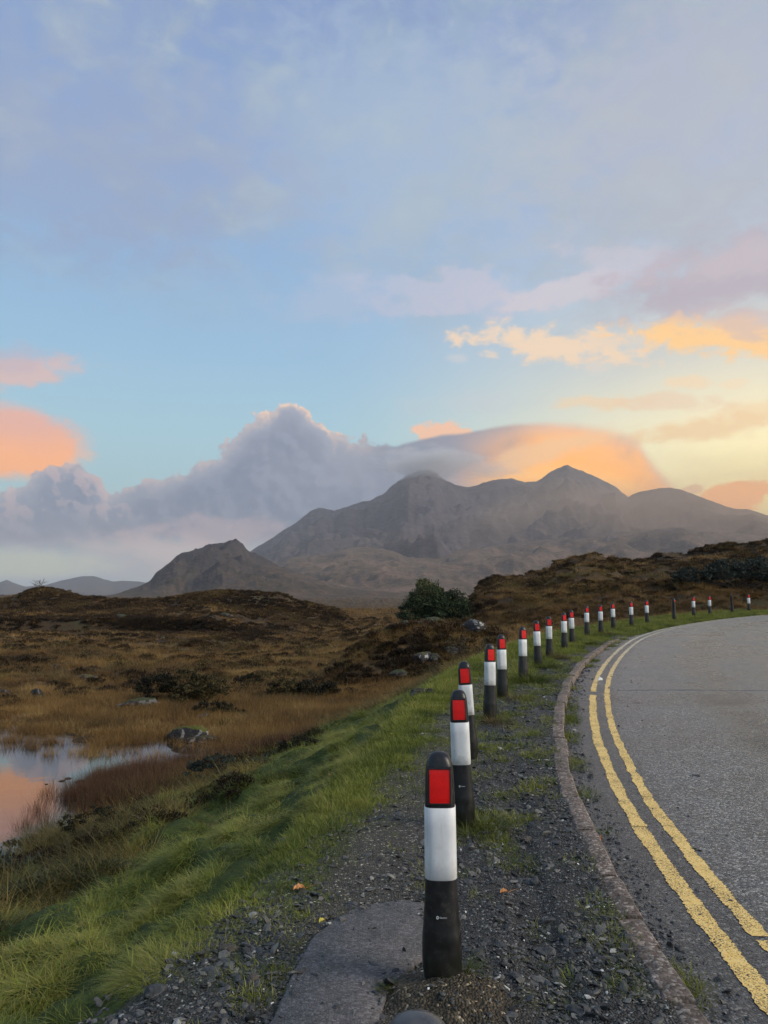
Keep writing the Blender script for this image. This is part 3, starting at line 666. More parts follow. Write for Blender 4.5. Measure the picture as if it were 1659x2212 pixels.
def worn_mat():
    m, t, b = material('worn_rubber', .3, .6); tc = t.new('ShaderNodeTexCoord').outputs['Object']; n = t.noise(tc, 22, 5, .65); v = t.voro(tc, 30)
    c = t.ramp(n, [(.3, (.030, .032, .036)), (.7, (.085, .088, .095))]); c = t.mix(t.step(v, .22, .12), c, (.012, .012, .014, 1)); t.put(b.inputs['Base Color'], c); t.put(b.inputs['Roughness'], t.step(n, .35, .65, .22, .5)); bump(t, b, n, .25, .003); return m
WORN = worn_mat()
def band_mat():
    m, t, b = material('white_reflective_band', .45, .5); tc = t.new('ShaderNodeTexCoord').outputs['Object']
    n = t.noise(tc, 9, 4, .6); sp = t.voro(t.vm('MULTIPLY', tc, (1, 1, 1)), 15); spots = t.step(sp, .085, .05); s2 = t.noise(t.vm('MULTIPLY', tc, (30, 30, 2.5)), 1, 4, .6)
    c = t.mix(t.step(n, .35, .7), (.80, .81, .83, 1), (.72, .73, .74, 1)); c = t.mix(t.m('MULTIPLY', t.step(s2, .56, .7), .25), c, (.45, .44, .38, 1)); c = t.mix(t.m('MULTIPLY', spots, .6), c, (.28, .27, .24, 1))
    oi = t.new('ShaderNodeObjectInfo').outputs['Random']; sz = t.new('ShaderNodeSeparateXYZ'); t.put(sz.inputs[0], tc); n3 = t.noise(t.vm('ADD', tc, t.vm('SCALE', t.xyz(oi, oi, oi), scale=40)), 16, 5, .7)
    gr_ = t.m('MULTIPLY', t.step(t.m('SUBTRACT', n3, t.m('MULTIPLY', t.m('SUBTRACT', sz.outputs[2], .45), .75)), .42, .68), t.m('ADD', .15, t.m('MULTIPLY', oi, .55)))
    c = t.mix(gr_, c, (.30, .27, .20, 1)); c = t.mix(1.0, c, t.ramp(oi, [(0, (1, 1, 1)), (1, (.84, .85, .84))]), 'MULTIPLY')
    t.put(b.inputs['Base Color'], c); return m
WHITE = band_mat()
def red_mat():
    m, t, b = material('red_reflector', .35, .5); tc = t.new('ShaderNodeTexCoord').outputs['Object']
    v = t.voro(tc, 230); n = t.noise(tc, 25, 3)
    c = t.mix(t.step(v, .2, .5), (.86, .006, .003, 1), (.72, .003, .003, 1)); c = t.mix(1, c, t.ramp(n, [(.3, (.93, .93, .93)), (.7, (1.05, 1.05, 1.05))]), 'MULTIPLY')
    t.put(b.inputs['Base Color'], c); return m
RED = red_mat()
PROF = [(-.25,.078,.076),(0,.080,.078),(.03,.088,.084),(.07,.094,.089),(.12,.096,.090),(.19,.094,.089),(.215,.0925,.088),(.23,.090,.086),(.29,.085,.081),(.36,.080,.075),(.42,.0768,.071),(.45,.0755,.0695),(.60,.0748,.068),(.76,.0738,.0665),(.765,.0738,.0665),(.80,.0735,.066),(.86,.0715,.063),(.90,.0695,.060),(.935,.066,.056),(.958,.061,.051),(.975,.054,.044),(.988,.044,.034),(.996,.029,.022),(.9995,.014,.010),(1.0,.002,.002)]
def sect(z):
    zs = [p[0] for p in PROF]; return np.interp(z, zs, [p[1] for p in PROF]), np.interp(z, zs, [p[2] for p in PROF])
def ring(z, n, off=0., th0=0., th1=2*math.pi, ex=None):
    a, b = sect(z); ex = ex or np.interp(z, [0, .4, .93, 1.0], [2.3, 3.0, 3.4, 2.0]); out = []
    full = abs(th1 - th0 - 2*math.pi) < 1e-6
    for i in range(n + (0 if full else 1)):
        th = th0 + (th1 - th0) * i / n; c, s = math.cos(th), math.sin(th)
        out.append(((a + off) * math.copysign(abs(c) ** (2/ex), c), (b + off) * math.copysign(abs(s) ** (2/ex), s), z))
    return out
def bollard_meshes():
    n = 36; V = []; F = []
    for (z, a, b) in PROF: V += ring(z, n)
    for k in range(len(PROF) - 1):
        for i in range(n): F.append((k*n+i, k*n+(i+1)%n, (k+1)*n+(i+1)%n, (k+1)*n+i))
    F.append(tuple((len(PROF)-1)*n+i for i in range(n)))
    body = mesh_np('post_body', V, F, True)
    # white band wraps the front and both flanks
    V = []; F = []; zs = [.4485, .45, .53, .60, .68, .758, .7595]; nn = 30; t0 = -math.pi/2 - R_(112); t1 = -math.pi/2 + R_(112)
    for k, z in enumerate(zs): V += ring(z, nn, .0004 if k in (0, len(zs)-1) else .0026, t0, t1)
    for k in range(len(zs) - 1):
        for i in range(nn): F.append((k*(nn+1)+i, k*(nn+1)+i+1, (k+1)*(nn+1)+i+1, (k+1)*(nn+1)+i))
    band = mesh_np('white_band', V, F, True)
    # reflector: a red plate set inside a raised black lip on the flat of the head
    def yfront(x, z):
        a, b = sect(z); ex = np.interp(z, [0, .4, .93, 1.0], [2.3, 3.0, 3.4, 2.0]); return -float(b * max(0, 1 - abs(x / a) ** ex) ** (1/ex))
    z0, z1, w = .782, .928, .049
    V = []; F = []
    for i in range(7):
        z = z0 + (z1 - z0) * i / 6
        for j in range(5):
            x = -w + 2*w*j/4; V.append((x, yfront(x*.6, z) - .0035, z))
    for i in range(6):
        for j in range(4): a = i*5+j; F.append((a, a+1, a+6, a+5))
    plate = mesh_np('reflector', V, F)
    V = []; F = []; lip = .007
    def rect(e, dy):
        pts = []
        for (sx, sz) in ((-1,-1),(1,-1),(1,1),(-1,1)):
            x = sx*(w+e); z = (z0-e) if sz < 0 else (z1+e); pts.append((x, yfront(min(abs(x)*.6, .04), min(z, .93)) + dy, z))
        return pts
    loops = [rect(.0005, -.002), rect(.001, -.0075), rect(.0035, -.0085), rect(lip, -.006), rect(lip + .003, .006)]
    for L in loops: V += L
    for k in range(4):
        for i in range(4): F.append((k*4+i, k*4+(i+1)%4, (k+1)*4+(i+1)%4, (k+1)*4+i))
    lipm = mesh_np('reflector_rim', V, F)
    return body, band, plate, lipm
BM = bollard_meshes()
for me, mt in zip(BM, (BLACK, WHITE, RED, BLACK)): me.materials.append(mt)
BOL = [ # x, y, yaw(deg), lean x, lean y, kind, label
 (.058,1.44,0,0,0,'full','nearest bollard, only its shiny black domed top rising at the bottom edge of the view'),
 (.262,3.70,-3,-.006,0,'logo','large striped bollard in the foreground on an earth mound, with a tiny white maker mark'),
 (.60,6.06,-5,-.028,0,'logo','striped bollard overlapping the head of another, directly behind the foreground one'),
 (.845,8.30,-3,-.055,.02,'full','tilting striped bollard whose white band is mostly hidden behind the one in front'),
 (1.43,10.66,14,0,0,'full','striped bollard standing clear with a brown grass tuft hiding its foot, fourth beyond the mound'),
 (1.90,12.61,9,0,0,'full','striped bollard close behind the one with the brown tuft, with straw at its foot'),
 (2.63,14.83,12,0,0,'full','striped bollard rising from the biggest dark green grass tuft'),
 (3.39,17.22,8,0,0,'full','striped bollard with a thick olive tuft, next after the one in the big green tuft'),
 (4.07,19.24,4,0,0,'full','striped bollard with a dry spreading tuft up to its white band'),
 (4.99,21.57,6,.014,0,'full','striped bollard with a long bare black foot beside the trodden gravel'),
 (5.64,23.37,4,0,0,'full','striped bollard set back, with a low rounded tuft to its right'),
 (6.85,26.28,3,.006,0,'full','striped bollard with a tufted foot standing above where the kerb disappears'),
 (7.61,27.31,3,0,0,'full','striped bollard with brownish tuft, second beyond the end of the kerb'),
 (8.75,29.65,2,.006,0,'full','striped bollard on a small dark green tuft, third beyond the end of the kerb'),
 (10.0,31.4,4,.006,0,'full','second striped bollard to the left of the plain dark post'),
 (11.25,33.2,3,0,0,'full','striped bollard immediately left of the plain dark post on the verge'),
 (13.35,35.7,30,.0,0,'dark','dark post with a small red reflector and no white band'),
 (15.55,38.95,0,.020,0,'full','striped bollard immediately right of the plain dark post, leaning a little'),
 (16.95,40.35,0,.012,0,'full','striped bollard just left of the thin leaning dark post'),
 (18.95,42.2,62,-.05,0,'side','thin-looking dark post seen from its side, leaning left'),
 (20.70,43.95,4,.012,0,'full','farthest whole striped bollard at the right, by the grassy road edge'),
 (23.95,46.6,55,0,0,'side','dark post cut by the right edge of the view'),
]
def text_mesh():
    cu = bpy.data.curves.new('maker_text', 'FONT'); cu.body = 'Glasdon'; cu.size = .0105; cu.align_x = 'LEFT'; cu.extrude = .0002
    o = bpy.data.objects.new('tmp_text', cu); C.objects.link(o); dg = bpy.context.evaluated_depsgraph_get(); me = bpy.data.meshes.new_from_object(o.evaluated_get(dg)); bpy.data.objects.remove(o); me.materials.clear(); return me
MARK, _t, _b = material('pale_print', .6, .3); _b.inputs['Base Color'].default_value = (.55, .58, .58, 1)
TXT = text_mesh(); TXT.materials.append(MARK)
hexm = mesh_np('maker_emblem', [(.0068*math.sin(math.radians(60*i)), 0, .0075*math.cos(math.radians(60*i))) for i in range(6)] + [(.0030*math.sin(math.radians(60*i)), 0, .0033*math.cos(math.radians(60*i))) for i in range(6)], [(i, (i+1)%6, 6+(i+1)%6, 6+i) for i in range(6)]); hexm.materials.append(MARK)
for k, (x, y, yaw, lx, ly, kd, lab) in enumerate(BOL):
    e = bpy.data.objects.new('bollard', None); C.objects.link(e); e.scale = (.94, .94, 1)
    tag(e, lab, 'bollard', 'striped bollards along the bend')
    e.location = (x - (lx if k == 3 else 0), y, float(g(y)) + (0.03 if k == 1 else .058 if k == 0 else 0.0) + (.03 if y > 26 else 0))
    jr = random.Random(900 + k); jl = (.012 if k > 3 else 0)
    e.rotation_euler = (ly + jr.uniform(-jl, jl), lx + jr.uniform(-jl, jl) * 1.6, R_(yaw + (jr.uniform(-5, 5) if k > 3 else 0)))
    if k == 1: pass
    parts = [('body', BM[0])]
    if kd in ('full', 'logo'): parts += [('white_band', BM[1]), ('reflector', BM[2]), ('reflector_rim', BM[3])]
    else: parts += [('reflector', BM[2]), ('reflector_rim', BM[3])]
    for nm, me in parts:
        o = link(nm, me, None, e)
        if k == 0 and nm == 'body': o.data = me.copy(); o.data.materials[0] = WORN
        if kd in ('dark', 'side') and nm == 'reflector': o.scale = (.7, 1, .42); o.location = (0, 0, .512)
    if kd == 'logo':
        h = link('maker_emblem', hexm, None, e, (-.020, -.0845, .299)); h.rotation_euler = (-.06, 0, 0)
        tx = link('maker_text', TXT, None, e, (-.011, -.0845, .2955)); tx.rotation_euler = (R_(90) - .06, 0, 0)

# ---------------------------------------------------------------- scatter: instances on a cloud of points
def scatter(name, P, rot, scl, tint, variants, label, cat, seed=0, parent=None):
    n = len(P); me = bpy.data.meshes.new(name + '_points'); me.vertices.add(n); me.vertices.foreach_set('co', np.asarray(P, np.float32).ravel())
    scl = np.asarray(scl, np.float32)
    if scl.ndim == 1: scl = np.repeat(scl[:, None], 3, 1)
    vattr(me, 'rot', rot, 'FLOAT_VECTOR'); vattr(me, 'scl', scl, 'FLOAT_VECTOR'); vattr(me, 'tint', tint); vattr(me, 'vi', np.random.default_rng(seed).integers(0, len(variants), n), 'INT')
    col = bpy.data.collections.new(name + '_kit')
    for k, v in enumerate(variants):
        col.objects.link(bpy.data.objects.new('%s_kit_%02d' % (name, k), v))
    ng = bpy.data.node_groups.new(name + '_scatter', 'GeometryNodeTree')
    ng.interface.new_socket('Geometry', in_out='INPUT', socket_type='NodeSocketGeometry'); ng.interface.new_socket('Geometry', in_out='OUTPUT', socket_type='NodeSocketGeometry')
    N = ng.nodes; Lk = ng.links; gi = N.new('NodeGroupInput'); go = N.new('NodeGroupOutput')
    ci = N.new('GeometryNodeCollectionInfo'); ci.inputs['Collection'].default_value = col; ci.inputs['Separate Children'].default_value = True; ci.inputs['Reset Children'].default_value = True
    ip = N.new('GeometryNodeInstanceOnPoints'); Lk.new(gi.outputs[0], ip.inputs['Points']); Lk.new(ci.outputs[0], ip.inputs['Instance']); ip.inputs['Pick Instance'].default_value = True
    def na(nm, dt):
        a = N.new('GeometryNodeInputNamedAttribute'); a.data_type = dt; a.inputs['Name'].default_value = nm; return a.outputs['Attribute']
    er = N.new('FunctionNodeEulerToRotation'); Lk.new(na('rot', 'FLOAT_VECTOR'), er.inputs[0]); Lk.new(er.outputs[0], ip.inputs['Rotation'])
    Lk.new(na('scl', 'FLOAT_VECTOR'), ip.inputs['Scale']); Lk.new(na('vi', 'INT'), ip.inputs['Instance Index']); Lk.new(ip.outputs[0], go.inputs[0])
    o = link(name, me, None, parent); md = o.modifiers.new('scatter', 'NODES'); md.node_group = ng
    tag(o, label, cat, kind='stuff'); return o
def blade_mat(name, base_cols, tip, trans=.25, own=None):
    """base_cols: low-tint and high-tint colours of a blade; dried tips"""
    m = bpy.data.materials.new(name); m.use_nodes = True; t = NT(m.node_tree); b = t.n['Principled BSDF']
    b.inputs['Roughness'].default_value = .55; b.inputs['Specular IOR Level'].default_value = .25
    tint = attr(t, 'tint', inst=True) if own is None else own; bl = attr(t, 'bl'); hh = attr(t, 'bh')
    c = t.ramp(t.m('ADD', t.m('MULTIPLY', tint, .7), t.m('MULTIPLY', bl, .3)), base_cols)
    c = t.mix(t.m('MULTIPLY', hh, t.m('MULTIPLY', bl, .6)), c, tip)
    t.put(b.inputs['Base Color'], c)
    tr = t.new('ShaderNodeBsdfTranslucent'); t.put(tr.inputs[0], c); mx = t.new('ShaderNodeMixShader'); mx.inputs[0].default_value = trans
    t.l.new(b.outputs[0], mx.inputs[1]); t.l.new(tr.outputs[0], mx.inputs[2]); t.l.new(mx.outputs[0], t.n['Material Output'].inputs[0])
    return m
def tuft(name, mat, n, rad, L0, L1, w, lean=0., curl=.8, seg=3, spread=.5, seed=0, up=1.0):
    """a clump of bent, tapering blades; lean pushes them over towards +x"""
    r = random.Random(seed); V = []; F = []; bl = []; bh = []
    for i in range(n):
        a = r.uniform(0, 2*math.pi); q = rad * math.sqrt(r.random()); x, y = q*math.cos(a), q*math.sin(a)
        L = r.uniform(L0, L1); dirx = math.cos(a) * spread * (q / rad + .2) + r.gauss(0, .25) + lean; diry = math.sin(a) * spread * (q / rad + .2) + r.gauss(0, .25)
        d = Vector((dirx, diry, up)).normalized(); p = Vector((x, y, -.01)); sd_ = Vector((-math.sin(a+r.uniform(-1,1)), math.cos(a+r.uniform(-1,1)), 0)); ww = w * r.uniform(.7, 1.2); k0 = len(V); rb = r.random()
        drop = curl * r.uniform(.5, 1.4) * 3 / seg
        for k in range(seg + 1):
            f = k / seg; wd = ww * (1 - f) ** .7
            if k < seg: V += [tuple(p - sd_ * wd * .5), tuple(p + sd_ * wd * .5)]; bl += [rb, rb]; bh += [f, f]
            else: V.append(tuple(p)); bl.append(rb); bh.append(1.)
            h = Vector((d.x, d.y, 0)); 
            d = (d + h * .25 * drop + Vector((0, 0, -1)) * .42 * drop).normalized(); p = p + d * (L / seg)
        for k in range(seg - 1): F.append((k0+2*k, k0+2*k+1, k0+2*k+3, k0+2*k+2))
        F.append((k0+2*seg-2, k0+2*seg-1, k0+2*seg))
    me = mesh_np(name, V, F, True); vattr(me, 'bl', bl); vattr(me, 'bh', bh); me.materials.append(mat); return me
def polar_points(n, r0, r1, a0=-32.5, a1=32.5, p=1.0, rng=None):
    """random ground points; p=1 gives equal numbers per ring of distance, 2 equal density per area"""
    rng = rng or RNG; u = rng.random(n); r = (r0**p + (r1**p - r0**p) * u) ** (1/p); a = np.radians(rng.uniform(a0, a1, n)); return r * np.sin(a), r * np.cos(a)
def eul(n, tilt=.15, z=None, zs=math.pi):
    e = RNG.normal(0, tilt, (n, 3)); e[:, 2] = (0 if z is None else z) + RNG.uniform(-zs, zs, n); return e

GREEN = blade_mat('green_grass', [(0, (.018, .038, .005)), (.25, (.060, .105, .010)), (.5, (.125, .170, .016)), (.78, (.22, .245, .036)), (1, (.34, .31, .08))], (.40, .34, .13))
OLIVE = blade_mat('olive_tussock', [(0, (.035, .036, .010)), (.4, (.090, .076, .018)), (.75, (.17, .13, .030)), (1, (.27, .19, .055))], (.30, .22, .09))
BROWN = blade_mat('bog_grass', [(0, (.045, .026, .012)), (.3, (.125, .066, .022)), (.6, (.235, .125, .038)), (1, (.42, .28, .10))], (.28, .19, .08))
REEDM = blade_mat('red_rush', [(0, (.034, .014, .008)), (.5, (.080, .034, .020)), (1, (.16, .085, .045))], (.20, .12, .06))
T_lie = [tuft('lying_grass', GREEN, 34, .10, .07, .20, .0052, (.9, .45, .15, .75, .3, 1.1)[s], (.9, .6, 1.1, 1.3, .5, .8)[s], 3, (.35, .6, .9, .4, .7, .3)[s], s, .55) for s in range(6)]
T_short = [tuft('short_grass', GREEN, 30, .07, .03, .075, .0040, .15, .5, 2, .5, 20+s) for s in range(4)]
T_tuss = [tuft('tussock', OLIVE, 64, .13, .22, .50, .0052, .15, .75, 4, .8, 40+s) for s in range(5)]
T_bog = [tuft('bog_tuft', BROWN, 26, .16, .16, .36, .010, .1, .55, 2, .4, 60+s) for s in range(5)]
T_bogfar = [tuft('far_bog_tuft', BROWN, 24, .45, .25, .55, .035, .1, .5, 2, .5, 80+s) for s in range(4)]
T_rush = [tuft('rush', REEDM, 30, .15, .25, .55, .0050, .0, .18, 2, .15, 100+s) for s in range(4)]
T_sedge = [tuft('sedge', BROWN, 16, .16, .15, .38, .0065, .0, .25, 2, .18, 120+s) for s in range(4)]

def put(X, Y, dz=-.01): return np.stack([X, Y, terrain(X, Y) + dz], -1)

# green bank and verge grass
X, Y = polar_points(120000, 2.0, 26, -33, 12, 1.15); zn = zones(X, Y)
dens = np.where((zn['d'] > -.25) & (zn['q'] < 1.15), zn['green'], 0); dens = np.maximum(dens, np.where((zn['s'] < -.5) & (zn['gm'] > .45), 1, 0) * (zn['q'] < .8))
clump = fbm(X, Y, .55, 3, 301); k = RNG.random(len(X)) < dens * np.clip(.50 + clump * 1.9, .03, 1)
X, Y = X[k], Y[k]; zn2 = {a: b[k] for a, b in zn.items()}; n = len(X)
edge = np.clip((zn2['d'] + .1) / .5, .0, 1) if n else 0
s_ = (.45 + .95 * np.clip(.5 + clump[k] * 1.8, 0, 1)) * (.45 + .55 * edge) * (1 + .02 * np.hypot(X, Y))
tint = np.clip(.58 + fbm(X, Y, 1.3, 3, 305) * 1.5 + clump[k] * .8 + RNG.normal(0, .15, n) - .12 * np.clip(zn2['q'], 0, 1), 0, 1)
# blades lie down the bank, away from the road, combed this way and that
lay = math.pi + .45 + fbm(X, Y, .8, 3, 309) * 4.5
scatter('bank_grass', put(X, Y), np.stack([RNG.normal(0, .12, n), RNG.normal(0, .12, n), lay + RNG.normal(0, .9, n)], -1), s_ * .66, tint, T_lie, 'long green grass lying over the bank beside the path', 'grass', 1)
X, Y = polar_points(230000, 2.2, 50, -14, 30, 1.2); zn = zones(X, Y)
d0 = np.where(zn['on_verge'] & (zn['s'] < -.56), np.maximum(zn['verge_grass'] ** 1.2, zn['moss'] * .60), 0)
gap = ((zn['s'] > -.40) & (zn['s'] < -.27)) * np.clip(fbm(X, Y, .9, 2, 333) * 3 + .1, 0, 1) * .9            # growth between kerb and road
far_edge = ((zn['s'] > -.52) & (zn['s'] < -.18) & (Y > 27.5)) * .9
k = RNG.random(len(X)) < np.maximum(np.maximum(d0, gap), far_edge); 
# nothing grows on the tarmac slab
SLAB = np.array([(-.62,2.6),(-.55,3.1),(-.46,3.45),(-.42,3.85),(-.36,4.2),(-.24,4.44),(-.10,4.58),(.10,4.66),(.24,4.62),(.25,4.05),(.12,3.86),(.03,3.70),(-.02,3.45),(-.02,3.0),(0,2.6)])
k &= poly_sd(X, Y, SLAB) > -.01
X, Y = X[k], Y[k]; n = len(X); sv = zn['s'][k]
P = put(X, Y); onr = sv > -.5; P[onr, 2] = road_z(X[onr], Y[onr]) - .005
scatter('verge_grass', P, eul(n), (.6 + .7 * RNG.random(n)) * np.interp(np.hypot(X, Y), [3, 8, 14, 45], [.8, 1.35, 1.6, 2.6]), np.clip(.60 + fbm(X, Y, .8, 3, 341) * 1.3 + RNG.normal(0, .12, n), 0, 1), T_short, 'short mossy grass on the verge around the bollards', 'grass', 2)
# rough olive tussocks and dead growth at the foot of the bank
X, Y = polar_points(38000, 3.0, 30, -33, 8, 1.2); zn = zones(X, Y); cl = fbm(X, Y, 1.3, 3, 351)
qg_ = np.interp(Y, [0, 5.5, 7, 9, 13.6, 20], [.66, .56, .46, .48, .76, 1.0]); dd = sm(-.14, .06, zn['q'] + zn['nn'] * .3 - qg_) * (1 - sm(1.0, 1.25, zn['q'])) * (zn['d'] > 0)
dd = np.maximum(dd, (zn['d'] > .2) * (Y > 17) * (1 - sm(.9, 1.3, zn['q'])) * .8)
k = (RNG.random(len(X)) < dd * np.clip(.42 + cl * 1.6, .04, 1) * .62); X, Y = X[k], Y[k]; n = len(X)
scatter('bank_tussocks', put(X, Y, -.03), eul(n, .2), .60 + .55 * RNG.random(n), np.clip(.45 + fbm(X, Y, 1.3, 3, 355) * 2.2 + RNG.normal(0, .15, n), 0, 1), T_tuss, 'olive and straw tussock grass along the foot of the bank', 'grass', 3)
# sedge standing in the marsh
X, Y = polar_points(60000, 10, 29, -33, 2, 1.3); zn = zones(X, Y); ps = poly_sd(X, Y, POND) + fbm(X, Y, 1.5, 3, 11) * 1.1
cl = fbm(X, Y * 1.6, 1.6, 4, 361); fr = np.clip((ps + .5) / 1.2, 0, 1)
dd = np.where(zn['q'] > .98, np.maximum(fr * np.clip(.22 + cl * 2.2 + sm(20, 24, Y) * .55, .01, 1), np.clip(cl * 1.8 - .55, 0, .25) * (Y > 12) + np.clip(cl * 3 - .12, 0, .45) * sm(17, 19.5, Y)), 0)
zt = terrain(X, Y); em = np.clip(fbm(X * .8, Y * 1.4, 1.1, 3, 367) * 4 - .35, 0, .75) * sm(15.5, 18.5, Y) * (zn['q'] > 1.02) * (Y < 25); dd = np.maximum(dd * np.where(zt < WATER_Z - .004, .10, 1), em); k = RNG.random(len(X)) < dd; X, Y = X[k], Y[k]; n = len(X); P = put(X, Y); P[:, 2] = np.maximum(P[:, 2], WATER_Z - .03)
scatter('marsh_sedge', P, eul(n, .1), (.5 + .55 * RNG.random(n)), np.clip(.52 + fbm(X, Y, 2.5, 3, 365) * 1.2 + RNG.normal(0, .1, n), 0, 1), T_sedge, 'brown sedge standing in the shallow marsh water', 'sedge', 4)
# red rushes on the near shore of the pond
RB = np.array([(-4.35,11.4),(-4.9,12.6),(-5.1,13.8),(-4.6,14.9),(-3.5,16.1),(-2.2,17.0),(-1.6,16.6),(-2.4,15.2),(-3.1,13.6),(-3.7,11.9)])
X = RNG.uniform(-6.5, -1, 16000); Y = RNG.uniform(10.5, 18, 16000); ps = poly_sd(X, Y, RB) + fbm(X, Y, .6, 2, 371) * .5
k = (ps < 0) | ((ps < .7) & (RNG.random(len(X)) < .10)); k &= RNG.random(len(X)) < .55; X, Y = X[k], Y[k]; n = len(X); P = put(X, Y); P[:, 2] = np.maximum(P[:, 2], WATER_Z - .04)
scatter('red_rushes', P, eul(n, .06), .38 + .5 * RNG.random(n), np.clip(RNG.normal(.5, .25, n) + fbm(X, Y, 1, 2, 377), 0, 1), T_rush, 'dark red rushes on the near shore of the pond', 'rushes', 5)
# open bog grass, near to far
def bog_tint(X, Y): return np.clip(.42 + fbm(X, Y, 9, 3, 381) * 1.5 + fbm(X, Y, 1.6, 2, 383) * 1.0 + RNG.normal(0, .10, len(X)), 0, 1)
X, Y = polar_points(80000, 18, 62, -33, 33, 1.3); zn = zones(X, Y); cl = fbm(X, Y, 2.2, 3, 391)
dd = np.where((zn['s'] < -.5) & (zn['q'] > .12 + .85*(Y < 18)), np.clip(.62 + cl * 1.5, .06, 1), 0); k = RNG.random(len(X)) < dd; X, Y = X[k], Y[k]; n = len(X)
scatter('bog_grass', put(X, Y), eul(n, .15), (.65 + .6 * RNG.random(n)) * np.interp(np.hypot(X, Y), [18, 60], [.85, 1.35]), bog_tint(X, Y), T_bog, 'rust and ochre bog grass over the open moor', 'grass', 6)
X, Y = polar_points(110000, 60, 330, -33, 33, 1.0); zn = zones(X, Y); cl = fbm(X, Y, 6, 3, 395); k = RNG.random(len(X)) < np.where(zn['s'] < -.5, np.clip(.5 + cl * 1.6, .03, 1), 0); X, Y = X[k], Y[k]; n = len(X)
scatter('far_moor_grass', put(X, Y), eul(n, .1), (.7 + .6 * RNG.random(n)) * np.interp(np.hypot(X, Y), [60, 300], [.85, 2.2]), bog_tint(X, Y) * .9, T_bogfar, 'rust coloured grass across the far moor and the ridges', 'grass', 7)

# straw and dark tussocks breaking up the bog
X, Y = polar_points(16000, 21, 75, -33, 20, 1.3); zn = zones(X, Y); cl = fbm(X, Y, 3.0, 3, 397); k = (RNG.random(len(X)) < np.clip(.18 + cl * 1.8, 0, .9)) & (zn['q'] > .5) & (terrain(X, Y) > WATER_Z); X, Y = X[k], Y[k]; n = len(X)
T_btus = [tuft('bog_tussock', OLIVE, 46, .16, .25, .50, .012, .1, .7, 3, .8, 140+s) for s in range(4)]
scatter('bog_tussocks', put(X, Y, -.02), eul(n, .15), (.7 + .7 * RNG.random(n)) * np.interp(np.hypot(X, Y), [21, 75], [.8, 1.3]), np.clip(.45 + fbm(X, Y, 5, 3, 399) * 2.0 + RNG.normal(0, .12, n), 0, 1), T_btus, 'olive and straw tussocks dotted over the bog', 'grass', 16)

# ---------------------------------------------------------------- heather
def leaf_mat(name, cols):
    m = bpy.data.materials.new(name); m.use_nodes = True; t = NT(m.node_tree); b = t.n['Principled BSDF']; b.inputs['Roughness'].default_value = .7; b.inputs['Specular IOR Level'].default_value = .15
    tint = attr(t, 'tint', inst=True); bl = attr(t, 'bl')
    t.put(b.inputs['Base Color'], t.ramp(t.m('ADD', t.m('MULTIPLY', tint, .65), t.m('MULTIPLY', bl, .35)), cols)); return m
HEATH = leaf_mat('heather_twigs', [(0, (.014, .011, .007)), (.3, (.036, .024, .014)), (.55, (.080, .046, .024)), (.75, (.095, .072, .028)), (1, (.150, .095, .045))])
def heather(name, n, size, seed, mat=HEATH, flat=.6, R=.5):
    r = random.Random(seed); V = []; F = []; bl = []
    lob = [(r.uniform(-.25, .25), r.uniform(-.25, .25), r.uniform(.55, 1.0)) for _ in range(4)]
    for i in range(n):
        lx, ly, ls = r.choice(lob); a = r.uniform(0, 6.283); el = math.asin(r.uniform(-.05, 1)); q = R * .62 * ls * r.uniform(.72, 1.05)
        c = Vector((lx * R * 2 + q * math.cos(el) * math.cos(a), ly * R * 2 + q * math.cos(el) * math.sin(a), q * math.sin(el) * flat * 1.3))
        up = Vector((math.cos(a) * .6, math.sin(a) * .6, r.uniform(.3, 1.1))).normalized(); sd_ = up.cross(Vector((r.gauss(0, 1), r.gauss(0, 1), r.gauss(0, 1)))).normalized(); s = size * r.uniform(.6, 1.4); k = len(V)
        V += [tuple(c - sd_ * s * .3), tuple(c + sd_ * s * .3), tuple(c + up * s)]; F.append((k, k+1, k+2)); bl += [r.random()] * 3
    me = mesh_np(name, V, F); vattr(me, 'bl', bl); me.materials.append(mat); return me
H_ = [heather('heather', 420, .085, 200+s) for s in range(5)]
H_near = [heather('heather_fine', 900, .035, 220+s, flat=.75, R=.35) for s in range(4)]
X, Y = polar_points(52000, 44, 150, 3, 33, 1.25); zn = zones(X, Y); cl = fbm(X, Y, 5, 4, 401); k = RNG.random(len(X)) < np.where(zn['s'] < -.6, np.clip(.38 + cl * 2.2, .02, 1), 0) * sm(-5.2, -3.2, zn['s']); k = RNG.random(len(X)) < np.where(zn['s'] < -4.5, np.clip(.50 + cl * 1.8, .06, 1), 0)
X, Y = X[k], Y[k]; n = len(X); rr_ = np.hypot(X, Y)
scatter('hill_heather', put(X, Y, -.12), eul(n, .2), np.stack([.5 + .8 * RNG.random(n)] * 3, -1) * np.interp(rr_, [44, 150], [.7, 1.3])[:, None], np.clip(.42 + fbm(X, Y, 8, 3, 405) * 1.6 + RNG.normal(0, .16, n), 0, 1), H_, 'brown heather covering the hill behind the road', 'heather', 8)
X, Y = polar_points(60000, 24, 175, -33, 9, 1.25); zn = zones(X, Y); rr_ = np.hypot(X, Y); cl = fbm(X, Y, 6, 4, 411)
kn = 1 - sm(.5, 1.15, np.sqrt(((X-1.9)/5.6)**2 + ((Y-33.5)/5.5)**2)); dd = np.clip(cl * 2.2 + fbm(X, Y, 1.6, 3, 417) * 2.6 + .02, 0, 1) * sm(23, 30, rr_) * .75 + kn * np.clip(.75 + cl, 0, .95) + sm(108, 118, rr_) * (zn['az'] < -3) * np.clip(.75 + cl * 2, .15, 1)
